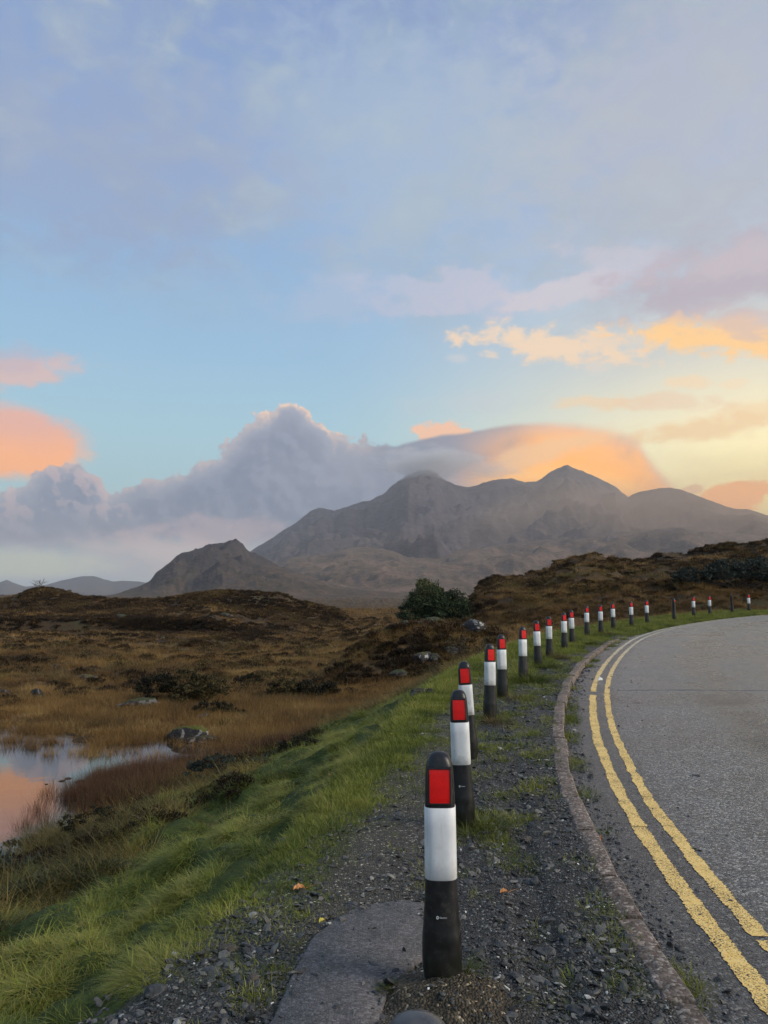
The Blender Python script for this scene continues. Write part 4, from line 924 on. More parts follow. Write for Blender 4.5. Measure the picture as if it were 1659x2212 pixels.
_a = RNG.uniform(-33, -9, 9000); _r = 104 + 10*np.sin(np.radians(_a)*14+1) + RNG.normal(0, 2.2, 9000); X = np.append(X, _r*np.sin(np.radians(_a))); Y = np.append(Y, _r*np.cos(np.radians(_a))); zn = zones(X, Y); rr_ = np.hypot(X, Y); dd = np.append(dd, np.zeros(9000))
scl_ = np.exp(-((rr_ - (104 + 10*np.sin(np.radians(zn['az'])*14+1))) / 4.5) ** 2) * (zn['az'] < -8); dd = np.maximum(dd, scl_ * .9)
k = (RNG.random(len(X)) < dd) & (zn['q'] > .3); X, Y = X[k], Y[k]; n = len(X); rr_ = rr_[k]; sc2 = scl_[k]
scatter('moor_heather', put(X, Y, -.03), eul(n, .2), (.45 + .7 * RNG.random(n)) * np.interp(rr_, [24, 40, 70, 110, 170], [.75, 1.1, 1.25, 1.25, 1.5]), np.clip((.36 + fbm(X, Y, 8, 3, 415) * 1.5 + RNG.normal(0, .16, n)) * (1 - .7 * sc2), 0, 1), H_, 'dark heather patches and the dark scarp across the moor', 'heather', 9)
# dark bushy growth low on the bank
X, Y = polar_points(8000, 5, 27, -33, 6, 1.3); zn = zones(X, Y); cl = fbm(X, Y, 1.5, 3, 421); k = (RNG.random(len(X)) < np.clip(cl * 4 - .15, 0, .9) * sm(.35, .62, zn['q']) * (1 - sm(1.05, 1.3, zn['q']))); X, Y = X[k], Y[k]; n = len(X)
BANKH = leaf_mat('bank_heather_leaf', [(0, (.012, .010, .007)), (.3, (.032, .020, .012)), (.6, (.040, .042, .018)), (1, (.075, .080, .042))])
scatter('bank_heather', put(X, Y, -.05), eul(n, .2), .5 + .6 * RNG.random(n), np.clip(.5 + fbm(X, Y, 2, 2, 425) * 1.8, 0, 1), [heather('bank_heath', 800, .032, 240+s, BANKH, .8, .32) for s in range(3)], 'dark heather and bog myrtle low on the bank by the water', 'heather', 10)

# ---------------------------------------------------------------- gravel
def stone_mesh(name, seed, flat=.6, sub=1, ang=.28):
    bm = bmesh.new(); bmesh.ops.create_icosphere(bm, subdivisions=sub, radius=1); r = random.Random(seed)
    for v in bm.verts: v.co *= 1 + r.uniform(-ang, ang)
    for v in bm.verts: v.co.z *= flat
    for _ in range(2):
        nrm = Vector((r.gauss(0,1), r.gauss(0,1), r.gauss(0,1))).normalized()
        for v in bm.verts:
            d = v.co.dot(nrm) - .55
            if d > 0: v.co -= nrm * d
    me = bpy.data.meshes.new(name); bm.to_mesh(me); bm.free(); return me
def gravel_mat():
    m = bpy.data.materials.new('gravel_stone'); m.use_nodes = True; t = NT(m.node_tree); b = t.n['Principled BSDF']; b.inputs['Roughness'].default_value = .6; b.inputs['Specular IOR Level'].default_value = .4
    tint = attr(t, 'tint', inst=True); n = t.noise(t.new('ShaderNodeTexCoord').outputs['Object'], 2.5, 3)
    c = t.ramp(tint, [(0, (.020, .021, .023)), (.5, (.055, .056, .058)), (.8, (.100, .098, .090)), (.93, (.16, .152, .135)), (.955, (.55, .54, .50)), (1, (.7, .69, .66))])
    t.put(b.inputs['Base Color'], t.mix(1, c, t.ramp(n, [(.3, (.7, .7, .7)), (.7, (1.3, 1.3, 1.3))]), 'MULTIPLY')); return m
GRAV = gravel_mat(); G_ = [stone_mesh('chip', 300+s, .5) for s in range(7)]
for me in G_: me.materials.append(GRAV)
X, Y = polar_points(210000, 2.2, 19, -26, 24, 1.1); zn = zones(X, Y)
dd = np.where(((zn['s'] < -.53) & (zn['d'] < .35)), 1 - .86 * zn['verge_grass'], 0) * (1 - .7 * zn['trod']) * np.clip(.55 + zn['n'] * 1.3 + zn['nn'] * .6, .08, 1)
dd = np.maximum(dd, ((zn['s'] > -.385) & (zn['s'] < -.10)) * np.clip(.75 - (zn['s'] + .385) / .33, .03, .8)); dd = np.maximum(dd, ((zn['s'] >= -.1) & (zn['s'] < .9)) * .010)
dd = dd * (1 - .8 * (1 - sm(.6, 1.0, np.hypot((X-.29)/.36, (Y-3.58)/.32) + .3 * zn['n']))); sd_ = poly_sd(X, Y, SLAB); dd = np.where(sd_ < 0, .035 + .3 * (sd_ > -.04), dd); dd = dd * ((zn['s'] > -.39) | (zn['s'] < -.53)) * (zn['s'] < .9)
k = RNG.random(len(X)) < dd; X, Y = X[k], Y[k]; n = len(X); sv = zn['s'][k]; ins = sd_[k] < 0
P = put(X, Y, 0.0); onr = sv > -.5; P[onr, 2] = road_z(X[onr], Y[onr])
size = np.exp(RNG.normal(math.log(.0080), .58, n)).clip(.003, .032) * np.interp(np.hypot(X, Y), [3, 18], [1, 1.5]) * np.where(onr, .75, 1)
P[:, 2] += size * .12 + np.where(ins, .016, 0)
ti = RNG.random(n) * .952; wh = RNG.random(n) < np.where(onr, .006, .016); ti[wh] = RNG.uniform(.96, 1, wh.sum()); size[wh] = np.minimum(size[wh] * .7, .008)
scatter('gravel', P, np.stack([RNG.normal(0, .4, n), RNG.normal(0, .4, n), RNG.uniform(0, 6.28, n)], -1), np.stack([size * RNG.uniform(.8, 1.6, n), size * RNG.uniform(.7, 1.1, n), size * RNG.uniform(.5, 1.0, n)], -1), ti, G_, 'dark broken slate gravel with white chips on the path', 'gravel', 11)

# old tarmac slab beside the first bollard
def slab():
    m, t, b = material('old_tarmac', .8, .35); P = pos(t); v = t.voro(P, 90, out='Color'); sv = t.new('ShaderNodeSeparateColor'); t.put(sv.inputs[0], v); n = t.noise(P, 6, 5, .6); vd = t.voro(P, 90)
    c = t.ramp(sv.outputs[0], [(0, (.040, .038, .040)), (.6, (.105, .098, .100)), (.95, (.20, .19, .19))]); c = t.mix(.4, c, (.108, .100, .102, 1)); c = t.mix(1, c, t.ramp(n, [(.3, (.72, .76, .72)), (.7, (1.2, 1.17, 1.17))]), 'MULTIPLY')
    t.put(b.inputs['Base Color'], c); bump(t, b, t.m('ADD', t.m('MULTIPLY', vd, -1), t.m('MULTIPLY', n, 1.5)), .7, .006)
    Pn = []
    n_ = len(SLAB)
    for i in range(n_):
        a, b2 = SLAB[i], SLAB[(i+1) % n_]
        for f in np.arange(0, 1, .12): Pn.append(a * (1-f) + b2 * f)
    Pn = np.array(Pn); cx, cy = Pn.mean(0); V = []; N = len(Pn); j = fbm(Pn[:,0], Pn[:,1], .12, 3, 441) * .022
    for (sc_, dz) in ((1.0, -.03), (1.0, .010), (.965, .018)):
        for i in range(N):
            x = cx + (Pn[i,0]-cx) * (sc_ + j[i]); y = cy + (Pn[i,1]-cy) * (sc_ + j[i]); V.append((x, y, float(g(y)) + dz))
    V.append((cx, cy, float(g(cy)) + .02)); F = []
    for k in range(2):
        for i in range(N): F.append((k*N+i, k*N+(i+1)%N, (k+1)*N+(i+1)%N, (k+1)*N+i))
    for i in range(N): F.append((2*N+i, 2*N+(i+1)%N, 3*N))
    F = [tuple(reversed(f)) for f in F]
    me = mesh_np('tarmac_slab', V, F, True); o = link('tarmac_slab', me, m); tag(o, kind='structure')
slab()

# ---------------------------------------------------------------- boulders and loose stones
def rock_mat(name, base, lich, moss, la=.5, ma=.5, sc_=1.0):
    m, t, b = material(name, .85, .3); tc = t.new('ShaderNodeTexCoord').outputs['Object']; ge = t.new('ShaderNodeNewGeometry'); s = t.new('ShaderNodeSeparateXYZ'); t.put(s.inputs[0], ge.outputs['Normal'])
    n = t.noise(tc, 2.2*sc_, 6, .65); n2 = t.noise(tc, 9*sc_, 5, .6); n3 = t.noise(tc, 3.1*sc_, 4, .6, dist=1)
    c = t.ramp(n2, [(.3, tuple(x*.5 for x in base)), (.6, base), (.8, tuple(x*1.7 for x in base))])
    c = t.mix(t.step(n3, 1-la*.5-.02, 1-la*.5+.04), c, lich); c = t.mix(t.step(t.m('ADD', t.m('MULTIPLY', s.outputs[2], .55), t.m('MULTIPLY', n, .7)), .92-ma*.35, 1.0-ma*.35), c, moss)
    t.put(b.inputs['Base Color'], c); bump(t, b, t.m('ADD', n2, n), .9, .05/sc_); return m
RM_MOSS = rock_mat('mossy_rock', (.035, .033, .034), (.22, .21, .20), (.085, .085, .014), .9, .75)
RM_FLAT = rock_mat('lichened_rock', (.045, .042, .045), (.15, .15, .14), (.050, .055, .022), .90, .6)
RM_WHITE = rock_mat('white_lichened_rock', (.045, .040, .040), (.42, .41, .39), (.09, .085, .03), .80, .35, 1.6)
RM_SLATE = rock_mat('slate_stone', (.055, .060, .066), (.14, .14, .14), (.06, .07, .03), .8, .1, 8)
RM_BROWN = rock_mat('brown_stone', (.105, .088, .075), (.2, .19, .17), (.06, .07, .03), .8, .1, 8)
RM_DARK = rock_mat('dark_rock', (.030, .026, .024), (.16, .15, .14), (.05, .045, .02), .95, .3)
def boulder(name, x, y, sx, sy, sz, mat, label, cat='boulder', seed=1, rz=0, sink=.25, group=None, sub=4, tilt=(0, 0), z=None, ang=.25):
    bm = bmesh.new(); bmesh.ops.create_icosphere(bm, subdivisions=sub, radius=1); r = random.Random(seed)
    planes = [(Vector((r.gauss(0,1), r.gauss(0,1), r.gauss(0,.8))).normalized(), r.uniform(.55, .85)) for _ in range(9)]
    from mathutils import noise as mn
    off = Vector((seed * 3.1, seed * 1.7, 0))
    for v in bm.verts:
        p = v.co.copy(); p *= 1 + ang * mn.noise(p * 1.3 + off) + ang * .45 * mn.noise(p * 3.5 + off)
        for nn_, d0 in planes:
            d = p.dot(nn_) - d0
            if d > 0: p -= nn_ * d * .8
        p *= 1 + .05 * mn.noise(p * 9 + off)
        v.co = Vector((p.x * sx, p.y * sy, p.z * sz))
    me = bpy.data.meshes.new(name); bm.to_mesh(me); bm.free()
    if sub > 2: me.polygons.foreach_set('use_smooth', np.ones(len(me.polygons), bool))
    zt = float(terrain(x, y)) if z is None else z
    o = link(name, me, mat, None, (x, y, zt + sz * (1 - 2 * sink) * .5 if sub > 2 else zt + sz * .3)); o.rotation_euler = (tilt[0], tilt[1], rz); tag(o, label, cat, group); return o
boulder('boulder', -4.62, 18.9, .52, .36, .30, RM_MOSS, 'low grey boulder with a yellow-green mossy top standing in the marsh', seed=3, z=WATER_Z - .03)
boulder('boulder', -4.30, 18.6, .42, .28, .13, RM_DARK, 'flat dark wet stone lying against the right side of the mossy boulder', seed=4, z=WATER_Z - .02)
boulder('boulder', -7.55, 24.6, .78, .5, .30, RM_FLAT, 'long flat lichened boulder left of the dark shrub beyond the pond', seed=6, rz=.1)
boulder('boulder', -5.05, 22.2, .22, .2, .12, RM_DARK, 'small dark stone in the marsh at the foot of the dark shrub', seed=7)
KR = 'boulders on the stony knoll'
boulder('boulder', 3.72, 32.4, .62, .5, .46, RM_WHITE, 'largest dark knoll boulder with white lichen and a mossy left shoulder', seed=11, rz=-.2, group=KR, sink=.12, tilt=(0, .2))
boulder('boulder', 2.15, 32.9, .62, .45, .26, RM_FLAT, 'flat topped grey boulder in the middle of the knoll crest', seed=12, group=KR, sink=.15)
boulder('boulder', 1.55, 32.7, .24, .2, .15, RM_WHITE, 'small white stone touching the left of the flat knoll boulder', seed=13, group=KR, sink=.15)
boulder('boulder', .52, 33.1, .50, .3, .20, RM_WHITE, 'pale long rock at the left end of the knoll crest', seed=14, group=KR, sink=.12)
boulder('boulder', .95, 33.6, .25, .2, .18, RM_FLAT, 'rounded grey stone just right of the pale long rock', seed=15, group=KR, sink=.12)
boulder('boulder', 1.35, 29.7, .52, .35, .26, RM_WHITE, 'sloping dark slab with a white streak on the knoll front', seed=16, group=KR, tilt=(.2, -.25), sink=.12)
boulder('boulder', 1.9, 29.6, .26, .24, .24, RM_FLAT, 'upright grey stone right of the sloping dark slab', seed=17, group=KR, sink=.12)
boulder('boulder', 2.62, 30.0, .36, .28, .22, RM_FLAT, 'grey boulder with a small white patch below the flat crest boulder', seed=18, group=KR, sink=.12)
boulder('boulder', .62, 28.9, .42, .3, .22, RM_FLAT, 'grey-green lichened rock lowest on the left of the knoll front', seed=19, group=KR, sink=.12)
boulder('boulder', 1.9, 26.2, .25, .2, .14, RM_DARK, 'half sunk dark stone below the knoll', seed=20, group=KR)
boulder('boulder', 4.05, 27.8, .20, .15, .08, RM_WHITE, 'small pale stone in the grass left of the second tuft row', seed=21)
boulder('boulder', .60, 13.2, .16, .16, .15, RM_DARK, 'dark rock under dead bracken at the top of the bank', seed=22, sink=.3)
boulder('boulder', .76, 13.0, .08, .08, .07, RM_WHITE, 'small white lichened stone beside the dark bank-top rock', seed=23, sink=.3)
MR = 'pale rocks strewn over the left moor'
mrx = [(-12.6,33.4,.36,.22,RM_WHITE,'pale two-topped rock standing on a darker one in the left moor'),(-13.3,35.6,.22,.16,RM_WHITE,'small bright rock right behind the pale two-topped rock'),(-18.6,51.0,.42,.20,RM_WHITE,'low whitish rock alone in the middle of the left moor'),
 (-29.3,71,.45,.28,RM_WHITE,'bright white rock high in the left moor, right one of a pair'),(-31.2,73,.30,.20,RM_WHITE,'smaller white rock, left one of a pair high in the left moor'),(-23.2,81.5,.34,.2,RM_WHITE,'white rock just under the dark scarp, centre left'),
 (-13.9,54.6,.75,.22,RM_FLAT,'long grey rock right of the lone whitish rock'),(-14.2,28.6,.30,.22,RM_WHITE,'pale block at the left edge of the view above the marsh'),(-13.6,28.2,.30,.18,RM_DARK,'dark brown block just right of the pale edge block'),(-11.9,27.0,.26,.24,RM_DARK,'leaning dark stump-like rock at the marsh edge'),
 (-10.2,28.6,.18,.14,RM_DARK,'small square dark rock right of the leaning stump-like rock'),(-8.9,29.4,.42,.14,RM_DARK,'flat dark rock left of the big dark shrub'),(-27.5,60,.2,.14,RM_WHITE,'tiny white rock at far left, alone below the pair'),(-25.5,45,.2,.14,RM_WHITE,'tiny white rock at the left edge halfway up the moor'),
 (-17.2,41,.2,.12,RM_WHITE,'small white rock between the two-topped rock and the lone whitish rock'),(-35.2,104,.9,.45,RM_FLAT,'grey slab outcrop in the dark scarp'),(-21,103,1.1,.5,RM_FLAT,'wide grey outcrop in the dark scarp near its right end'),(-49,98,.6,.4,RM_WHITE,'white-spotted rocks at the left foot of the dark scarp'),(-44,97,.5,.35,RM_WHITE,'white-spotted rock below the middle of the dark scarp')]
for q, (x, y, w_, h_, mt, lb) in enumerate(mrx): boulder('moor_rock', x, y, w_, w_ * .7, h_, mt, lb, 'rock', 40 + q, sink=.12, group=MR, sub=3)
LS = 'loose stones on the gravel path'
for q, (x, y, a, b_, c_, mt, rz, lb) in enumerate([
 (.90,4.46,.055,.026,.022,RM_SLATE,.4,'grey slate flake pointing at the kerb, right of the foreground bollard foot'),(.93,5.02,.045,.030,.040,RM_SLATE,1.2,'upright dark slate lump in the gravel, farther than the pointed flake'),
 (.90,6.02,.050,.042,.020,RM_BROWN,.2,'reddish brown flat stone in the gravel behind the foreground bollard'),(1.03,5.78,.050,.038,.024,RM_BROWN,.9,'grey-brown rounded stone right of the reddish flat one'),
 (1.15,6.44,.055,.045,.022,RM_SLATE,.1,'grey stone at the right end of the pale slate'),(.98,6.55,.085,.030,.014,RM_SLATE,-.1,'long pale slate beside the tuft of the overlapping bollards'),
 (-.78,4.10,.055,.035,.025,RM_BROWN,.5,'brownish stone half buried near the left edge of the path'),(-1.02,3.70,.075,.050,.030,RM_SLATE,.2,'pale grey embedded stone at the bottom of the path'),(-.60,3.78,.040,.035,.028,RM_BROWN,1.5,'rounded tan pebble beside the moss strip'),
 (1.05,8.6,.05,.04,.015,RM_SLATE,.3,'small flat grey stone in the trodden gravel by the third kerb bend'),(.93,4.20,.040,.030,.014,RM_SLATE,2.0,'thin dark slate chip just nearer than the pointed flake'),(.82,3.55,.05,.035,.02,RM_SLATE,2.5,'broken slate near the lower right path hollow'),
 (1.58,5.05,.030,.018,.010,RM_SLATE,.3,'grey flat pebble in the loose chips right of the kerb'),(1.62,4.0,.034,.022,.010,RM_SLATE,.8,'larger grey pebble low in the loose chips right of the kerb')]):
    on = float(lateral(np.array([x]), np.array([y]))[0]) > -.4
    boulder('loose_stone', x, y, a, b_, c_, mt, lb, 'stone', 70 + q, rz, sink=.2, group=LS, sub=2, z=(float(road_z(x, y)) if on else None), ang=.35)

# ---------------------------------------------------------------- fallen leaves
def leaf_material(name, c1, c2):
    m, t, b = material(name, .55, .4); n = t.noise(t.new('ShaderNodeTexCoord').outputs['Object'], 60, 4); t.put(b.inputs['Base Color'], t.ramp(n, [(.35, c1), (.65, c2)])); return m
LO = leaf_material('orange_leaf', (.42, .16, .04), (.62, .30, .12)); LY = leaf_material('yellow_leaf', (.42, .34, .03), (.55, .46, .08))
def leaf(x, y, s, rz, mat, lab, stem=.05, z=None):
    V = []; F = []; n = 9; zt = (float(terrain(x, y)) if z is None else z) + .012
    for i in range(n + 1):
        f = i / n; w = s * .42 * math.sin(math.pi * min(1, f * 1.02)) ** .7 * (1 + .18 * math.cos(i * 2.4)); cz = .012 * math.sin(f * 3) 
        for k in (-1, -.5, 0, .5, 1): V.append((s * (f - .5), w * k, cz + .020 * s / .08 * abs(k) ** 1.5 * (1 if i % 3 else .6)))
    for i in range(n):
        for k in range(4): a = i*5+k; F.append((a, a+1, a+6, a+5))
    e = bpy.data.objects.new('fallen_leaf', None); C.objects.link(e); e.location = (x, y, zt); e.rotation_euler = (.1, -.08, rz); tag(e, lab, 'leaf', 'fallen leaves')
    link('blade', mesh_np('leaf_blade', V, F, True), mat, e)
    V = []; F = []
    for i in range(6):
        f = i / 5; c = Vector((s*.48 + stem * f, .010 * math.sin(f*3), .004 + .012*f))
        for k in range(3): V.append((c.x, c.y + .0013*math.cos(k*2.09), c.z + .0013*math.sin(k*2.09)))
    for i in range(5):
        for k in range(3): F.append((i*3+k, i*3+(k+1)%3, (i+1)*3+(k+1)%3, (i+1)*3+k))
    link('stalk', mesh_np('leaf_stalk', V, F), mat, e)
leaf(-.50, 4.80, .070, .3, LO, 'orange leaf with a long stalk at the grass edge left of the bollard', .065)
leaf(.70, 4.74, .050, .15, LO, 'small orange leaf on the gravel right of the foreground bollard', .07)
leaf(-.33, 4.36, .040, .8, LY, 'yellow leaf at the corner of the tarmac slab', .02)
leaf(1.585, 5.98, .085, -1.0, LO, 'long tan leaf against the road side of the kerb', .02, z=float(road_z(1.6, 5.98)))
leaf(.10, 9.6, .05, .4, LY, 'yellow leaf in the green bank behind the tilting bollard', .02)
leaf(-.55, 8.1, .05, 1.4, LO, 'orange leaf caught in the bank grass', .02)
def litter():
    V = [(0,0,0),(.10,.01,.0),(.11,.07,.03),(.02,.08,.05),(.05,.04,.06)]; m, t, b = material('crumpled_paper', .7, .3); b.inputs['Base Color'].default_value = (.75, .74, .70, 1)
    x, y = 4.25, 15.6; o = link('litter', mesh_np('litter', V, [(0,1,4),(1,2,4),(2,3,4),(3,0,4),(0,3,2,1)]), m, None, (x, y, float(road_z(x, y)) + .005)); tag(o, 'crumpled white scrap of litter beside the kerb', 'litter')
litter()

# ---------------------------------------------------------------- single grass tufts at the bollard feet
TG = blade_mat('tuft_green', [(0, (.030, .050, .008)), (.5, (.065, .095, .014)), (1, (.13, .15, .028))], (.20, .17, .06), own=.55)
TB = blade_mat('tuft_brown', [(0, (.050, .038, .016)), (.5, (.11, .085, .034)), (1, (.20, .15, .065))], (.30, .21, .10), own=.55)
def foot_tuft(x, y, R, L0, L1, mat, lab, n=320, curl=1.2, seed=1, w=.0045, h=1):
    curl *= .62
    me = tuft('grass_tuft', mat, n, R, L0, L1, w, 0, curl, 4, 1.0, seed); o = link('grass_tuft', me, None, None, (x, y, float(terrain(x, y)))); o.scale = (1, 1, h); tag(o, lab, 'grass tuft', 'grass tufts at the bollard feet')
foot_tuft(.36, 3.72, .06, .07, .16, TG, 'straggly yellow-green tuft on the right of the foreground bollard foot', 110, 1.2, 1, .0032)
foot_tuft(.76, 6.0, .16, .10, .26, TG, 'tall green tuft right of the second striped post foot', 420, .9, 2)
foot_tuft(.62, 5.8, .10, .08, .16, TG, 'small green tuft in front of the overlapping bollards', 180, .9, 22)
foot_tuft(1.46, 10.35, .20, .14, .30, TB, 'brown drooping tuft in front of the clear-standing bollard', 480, 1.4, 3)
foot_tuft(2.10, 12.4, .24, .14, .30, TB, 'straw tuft spreading right of the bollard beside the brown tuft', 460, 1.5, 4)
foot_tuft(2.72, 14.55, .34, .20, .42, TG, 'biggest dark green tuft, hiding the foot of a bollard', 900, .8, 5, .006)
foot_tuft(3.52, 16.95, .26, .16, .34, TG, 'thick olive tuft beyond the biggest green one', 600, 1.0, 6, .006)
foot_tuft(4.20, 18.95, .28, .16, .40, TB, 'dry spreading tuft reaching up a bollard towards its white band', 600, 1.2, 7, .006)
foot_tuft(6.15, 23.1, .30, .12, .28, TG, 'low rounded tuft just right of the set-back bollard', 600, 1.1, 8, .007)
foot_tuft(6.95, 26.0, .26, .16, .36, TG, 'tuft around the bollard above the end of the kerb', 500, .9, 9, .008)
foot_tuft(7.65, 27.0, .38, .12, .28, TB, 'brownish tuft round the second bollard beyond the kerb end', 600, 1.1, 10, .008)
foot_tuft(8.8, 29.3, .36, .14, .32, TG, 'small dark green tuft round the third bollard beyond the kerb end', 600, 1.0, 11, .009)
foot_tuft(10.2, 31.2, .34, .10, .22, TG, 'low tuft at the right of the bollard in the wide gap', 400, 1.0, 12, .009)
foot_tuft(.86, 3.28, .05, .03, .08, TG, 'bright green tuft at the bottom of the view left of the kerb', 160, .8, 13, .003)
foot_tuft(.78, 3.95, .10, .02, .05, TG, 'mossy yellow-green patch in the path hollow', 260, .8, 14, .003)
foot_tuft(.80, 4.25, .06, .02, .05, TG, 'smallest moss patch beside the thin slate chip', 150, .8, 15, .003)
foot_tuft(-.56, 3.62, .05, .03, .07, TG, 'lower moss tuft along the slab edge', 200, .8, 16, .003)
foot_tuft(-.50, 3.85, .05, .03, .07, TG, 'middle moss tuft along the slab edge', 200, .8, 17, .003)
foot_tuft(-.42, 4.12, .045, .03, .06, TG, 'upper moss tuft along the slab edge', 180, .8, 18, .003)
foot_tuft(.02, 3.66, .045, .02, .05, TG, 'moss patch between the slab and the bollard mound', 160, .8, 19, .003)

# ---------------------------------------------------------------- shrubs, tree
def twig_tube(V, F, a, b, r0, r1, n=5):
    a = Vector(a); b = Vector(b); d = (b - a).normalized(); u = d.cross(Vector((.3, .7, .2))).normalized(); v = d.cross(u); k = len(V)
    for p, r in ((a, r0), (b, r1)):
        for i in range(n): th = 6.283*i/n; V.append(tuple(p + u*r*math.cos(th) + v*r*math.sin(th)))
    for i in range(n): F.append((k+i, k+(i+1)%n, k+n+(i+1)%n, k+n+i))
def own_leaf_mat(name, cols):
    m = bpy.data.materials.new(name); m.use_nodes = True; t = NT(m.node_tree); b = t.n['Principled BSDF']; b.inputs['Roughness'].default_value = .65; b.inputs['Specular IOR Level'].default_value = .2
    t.put(b.inputs['Base Color'], t.ramp(attr(t, 'bl'), cols)); return m
BARK, _t, _b = material('bark', .9, .2); _b.inputs['Base Color'].default_value = (.055, .045, .038, 1)
def bush(name, x, y, lobes, nleaf, ls, mat, label, cat, seed=1, limbs=10, trunk_r=.05, z=None, group=None, sink=.05):
    """lobes: (dx, dy, dz, rx, ry, rz, tone); leaves fill ragged clumps over each lobe"""
    r = random.Random(seed); zt = (float(terrain(x, y)) if z is None else z) - sink; e = bpy.data.objects.new(name, None); C.objects.link(e); e.location = (x, y, zt); tag(e, label, cat, group)
    V = []; F = []; bl = []
    tot = sum(l[3]*l[5] for l in lobes)
    for (dx, dy, dz, rx, ry, rz, tone) in lobes:
        nl = int(nleaf * rx * rz / tot); nc = max(8, nl // 55)
        cl = []
        for i in range(nc):
            a = r.uniform(0, 6.283); el = math.asin(r.uniform(-.45, 1)); q = r.uniform(.62, 1.06)
            cl.append((Vector((dx + rx*q*math.cos(el)*math.cos(a), dy + ry*q*math.cos(el)*math.sin(a), dz + rz*q*math.sin(el))), r.uniform(.10, .24) * min(rx, rz) * 1.3, r.uniform(-.28, .28)))
        for i in range(nl):
            c0, cr, ct = r.choice(cl); d = Vector((r.gauss(0, 1), r.gauss(0, 1), r.gauss(0, .7))); c = c0 + d * cr * .55
            if c.z < .02: c.z = r.uniform(.02, .15)
            up = Vector((r.gauss(0, .6), r.gauss(0, .6), r.uniform(.0, 1))).normalized(); sd_ = up.cross(Vector((r.gauss(0,1), r.gauss(0,1), r.gauss(0,1)))).normalized(); s = ls * r.uniform(.6, 1.4); k = len(V)
            V += [tuple(c - sd_*s*.32), tuple(c + up*s*.45 - sd_*s*.1), tuple(c + up*s), tuple(c + sd_*s*.32)]; F.append((k, k+3, k+2, k+1)); t_ = min(1, max(0, tone + ct + r.gauss(0, .10))); bl += [t_]*4
    me = mesh_np('crown', V, F); vattr(me, 'bl', bl); link('crown', me, mat, e)
    V = []; F = []
    for i in range(limbs):
        l = r.choice(lobes); a = Vector((r.uniform(-.15, .15), r.uniform(-.1, .1), 0)); b_ = Vector((l[0] + r.uniform(-.5, .5)*l[3], l[1] + r.uniform(-.5, .5)*l[4], l[2] + r.uniform(-.2, .5)*l[5])); m_ = a*.45 + b_*.55 + Vector((r.gauss(0, .1), r.gauss(0, .1), -.08)); 
        twig_tube(V, F, a, m_, trunk_r, trunk_r*.6); twig_tube(V, F, m_, b_, trunk_r*.6, trunk_r*.2)
        for q in range(3):
            c = m_ + (b_ - m_) * r.uniform(.1, .9); twig_tube(V, F, c, c + Vector((r.gauss(0, .25)*l[3], r.gauss(0, .25)*l[4], r.uniform(0, .35)*l[5])), trunk_r*.3, trunk_r*.08, 4)
    link('trunk', mesh_np('trunk', V, F), BARK, e); return e
LEAF_T = own_leaf_mat('tree_leaf', [(0, (.010, .018, .010)), (.35, (.028, .046, .022)), (.65, (.062, .082, .034)), (1, (.14, .14, .062))])
LEAF_S = own_leaf_mat('shrub_leaf', [(0, (.008, .008, .004)), (.35, (.030, .026, .012)), (.65, (.070, .056, .020)), (1, (.15, .10, .036))])
LEAF_B = own_leaf_mat('gorse_leaf', [(0, (.012, .018, .014)), (.5, (.030, .042, .034)), (1, (.060, .075, .055))])
bush('tree', 3.05, 46.0, [(-1.2,0,1.15,1.0,.9,1.15,.40),(-.35,0,1.75,1.0,.9,1.15,.62),(-.65,.2,2.6,.62,.6,.62,.85),(.35,-.2,1.35,1.0,.9,.95,.35),(1.15,0,1.55,.85,.8,.95,.30),(1.55,.2,1.25,.55,.6,.75,.25),(.05,.2,2.3,.45,.4,.55,.8),(-.2,-.5,.85,1.1,.7,.75,.25)], 30000, .115, LEAF_T, 'broad rounded dark green tree behind the stony knoll', 'tree', 5, 16, .10, sink=-.40)
bush('shrub', -6.55, 25.8, [(-.85,0,.45,.75,.6,.48,.12),(0,.2,.5,.9,.6,.5,.45),(.75,0,.38,.7,.6,.45,.5),(.3,-.4,.25,.7,.5,.35,.6)], 16000, .062, LEAF_S, 'biggest dark spreading shrub beyond the pond', 'shrub', 6, 10, .02)
bush('shrub', -4.95, 22.9, [(0,0,.16,.62,.4,.25,.15),(.5,0,.10,.45,.3,.16,.4)], 7000, .05, LEAF_S, 'low dark heathery shrub in front of the biggest shrub', 'shrub', 7, 6, .012)
bush('shrub', -2.9, 27.0, [(-.5,0,.3,.6,.5,.35,.5),(.3,0,.28,.6,.5,.33,.3),(.9,.2,.25,.5,.4,.3,.15)], 10000, .06, LEAF_S, 'dark wide shrub in the middle bog, right of the biggest shrub', 'shrub', 8, 8, .015)
bush('shrub', -5.4, 31.5, [(0,0,.25,.5,.4,.3,.25)], 1800, .06, LEAF_S, 'small dark bush behind and between the two larger shrubs', 'shrub', 9, 5, .012)
bush('bog_myrtle', -3.75, 8.35, [(-.4,0,.14,.45,.35,.22,.4),(.3,.1,.12,.4,.3,.18,.6)], 7000, .028, LEAF_B, 'grey-green shrub at the left edge by the near pond shore', 'shrub', 31, 5, .008)
bush('bog_myrtle', -3.15, 9.6, [(-.3,0,.12,.4,.3,.18,.25),(.3,.1,.12,.35,.3,.16,.45)], 5000, .028, LEAF_S, 'low brown-green shrub between the red rushes and the bank grass', 'shrub', 32, 5, .008)
bush('bog_myrtle', -2.35, 12.6, [(-.3,0,.14,.5,.3,.2,.35),(.4,.1,.12,.4,.3,.18,.6)], 6000, .032, LEAF_B, 'grey-green shrub low on the bank right of the red rushes', 'shrub', 33, 5, .008)
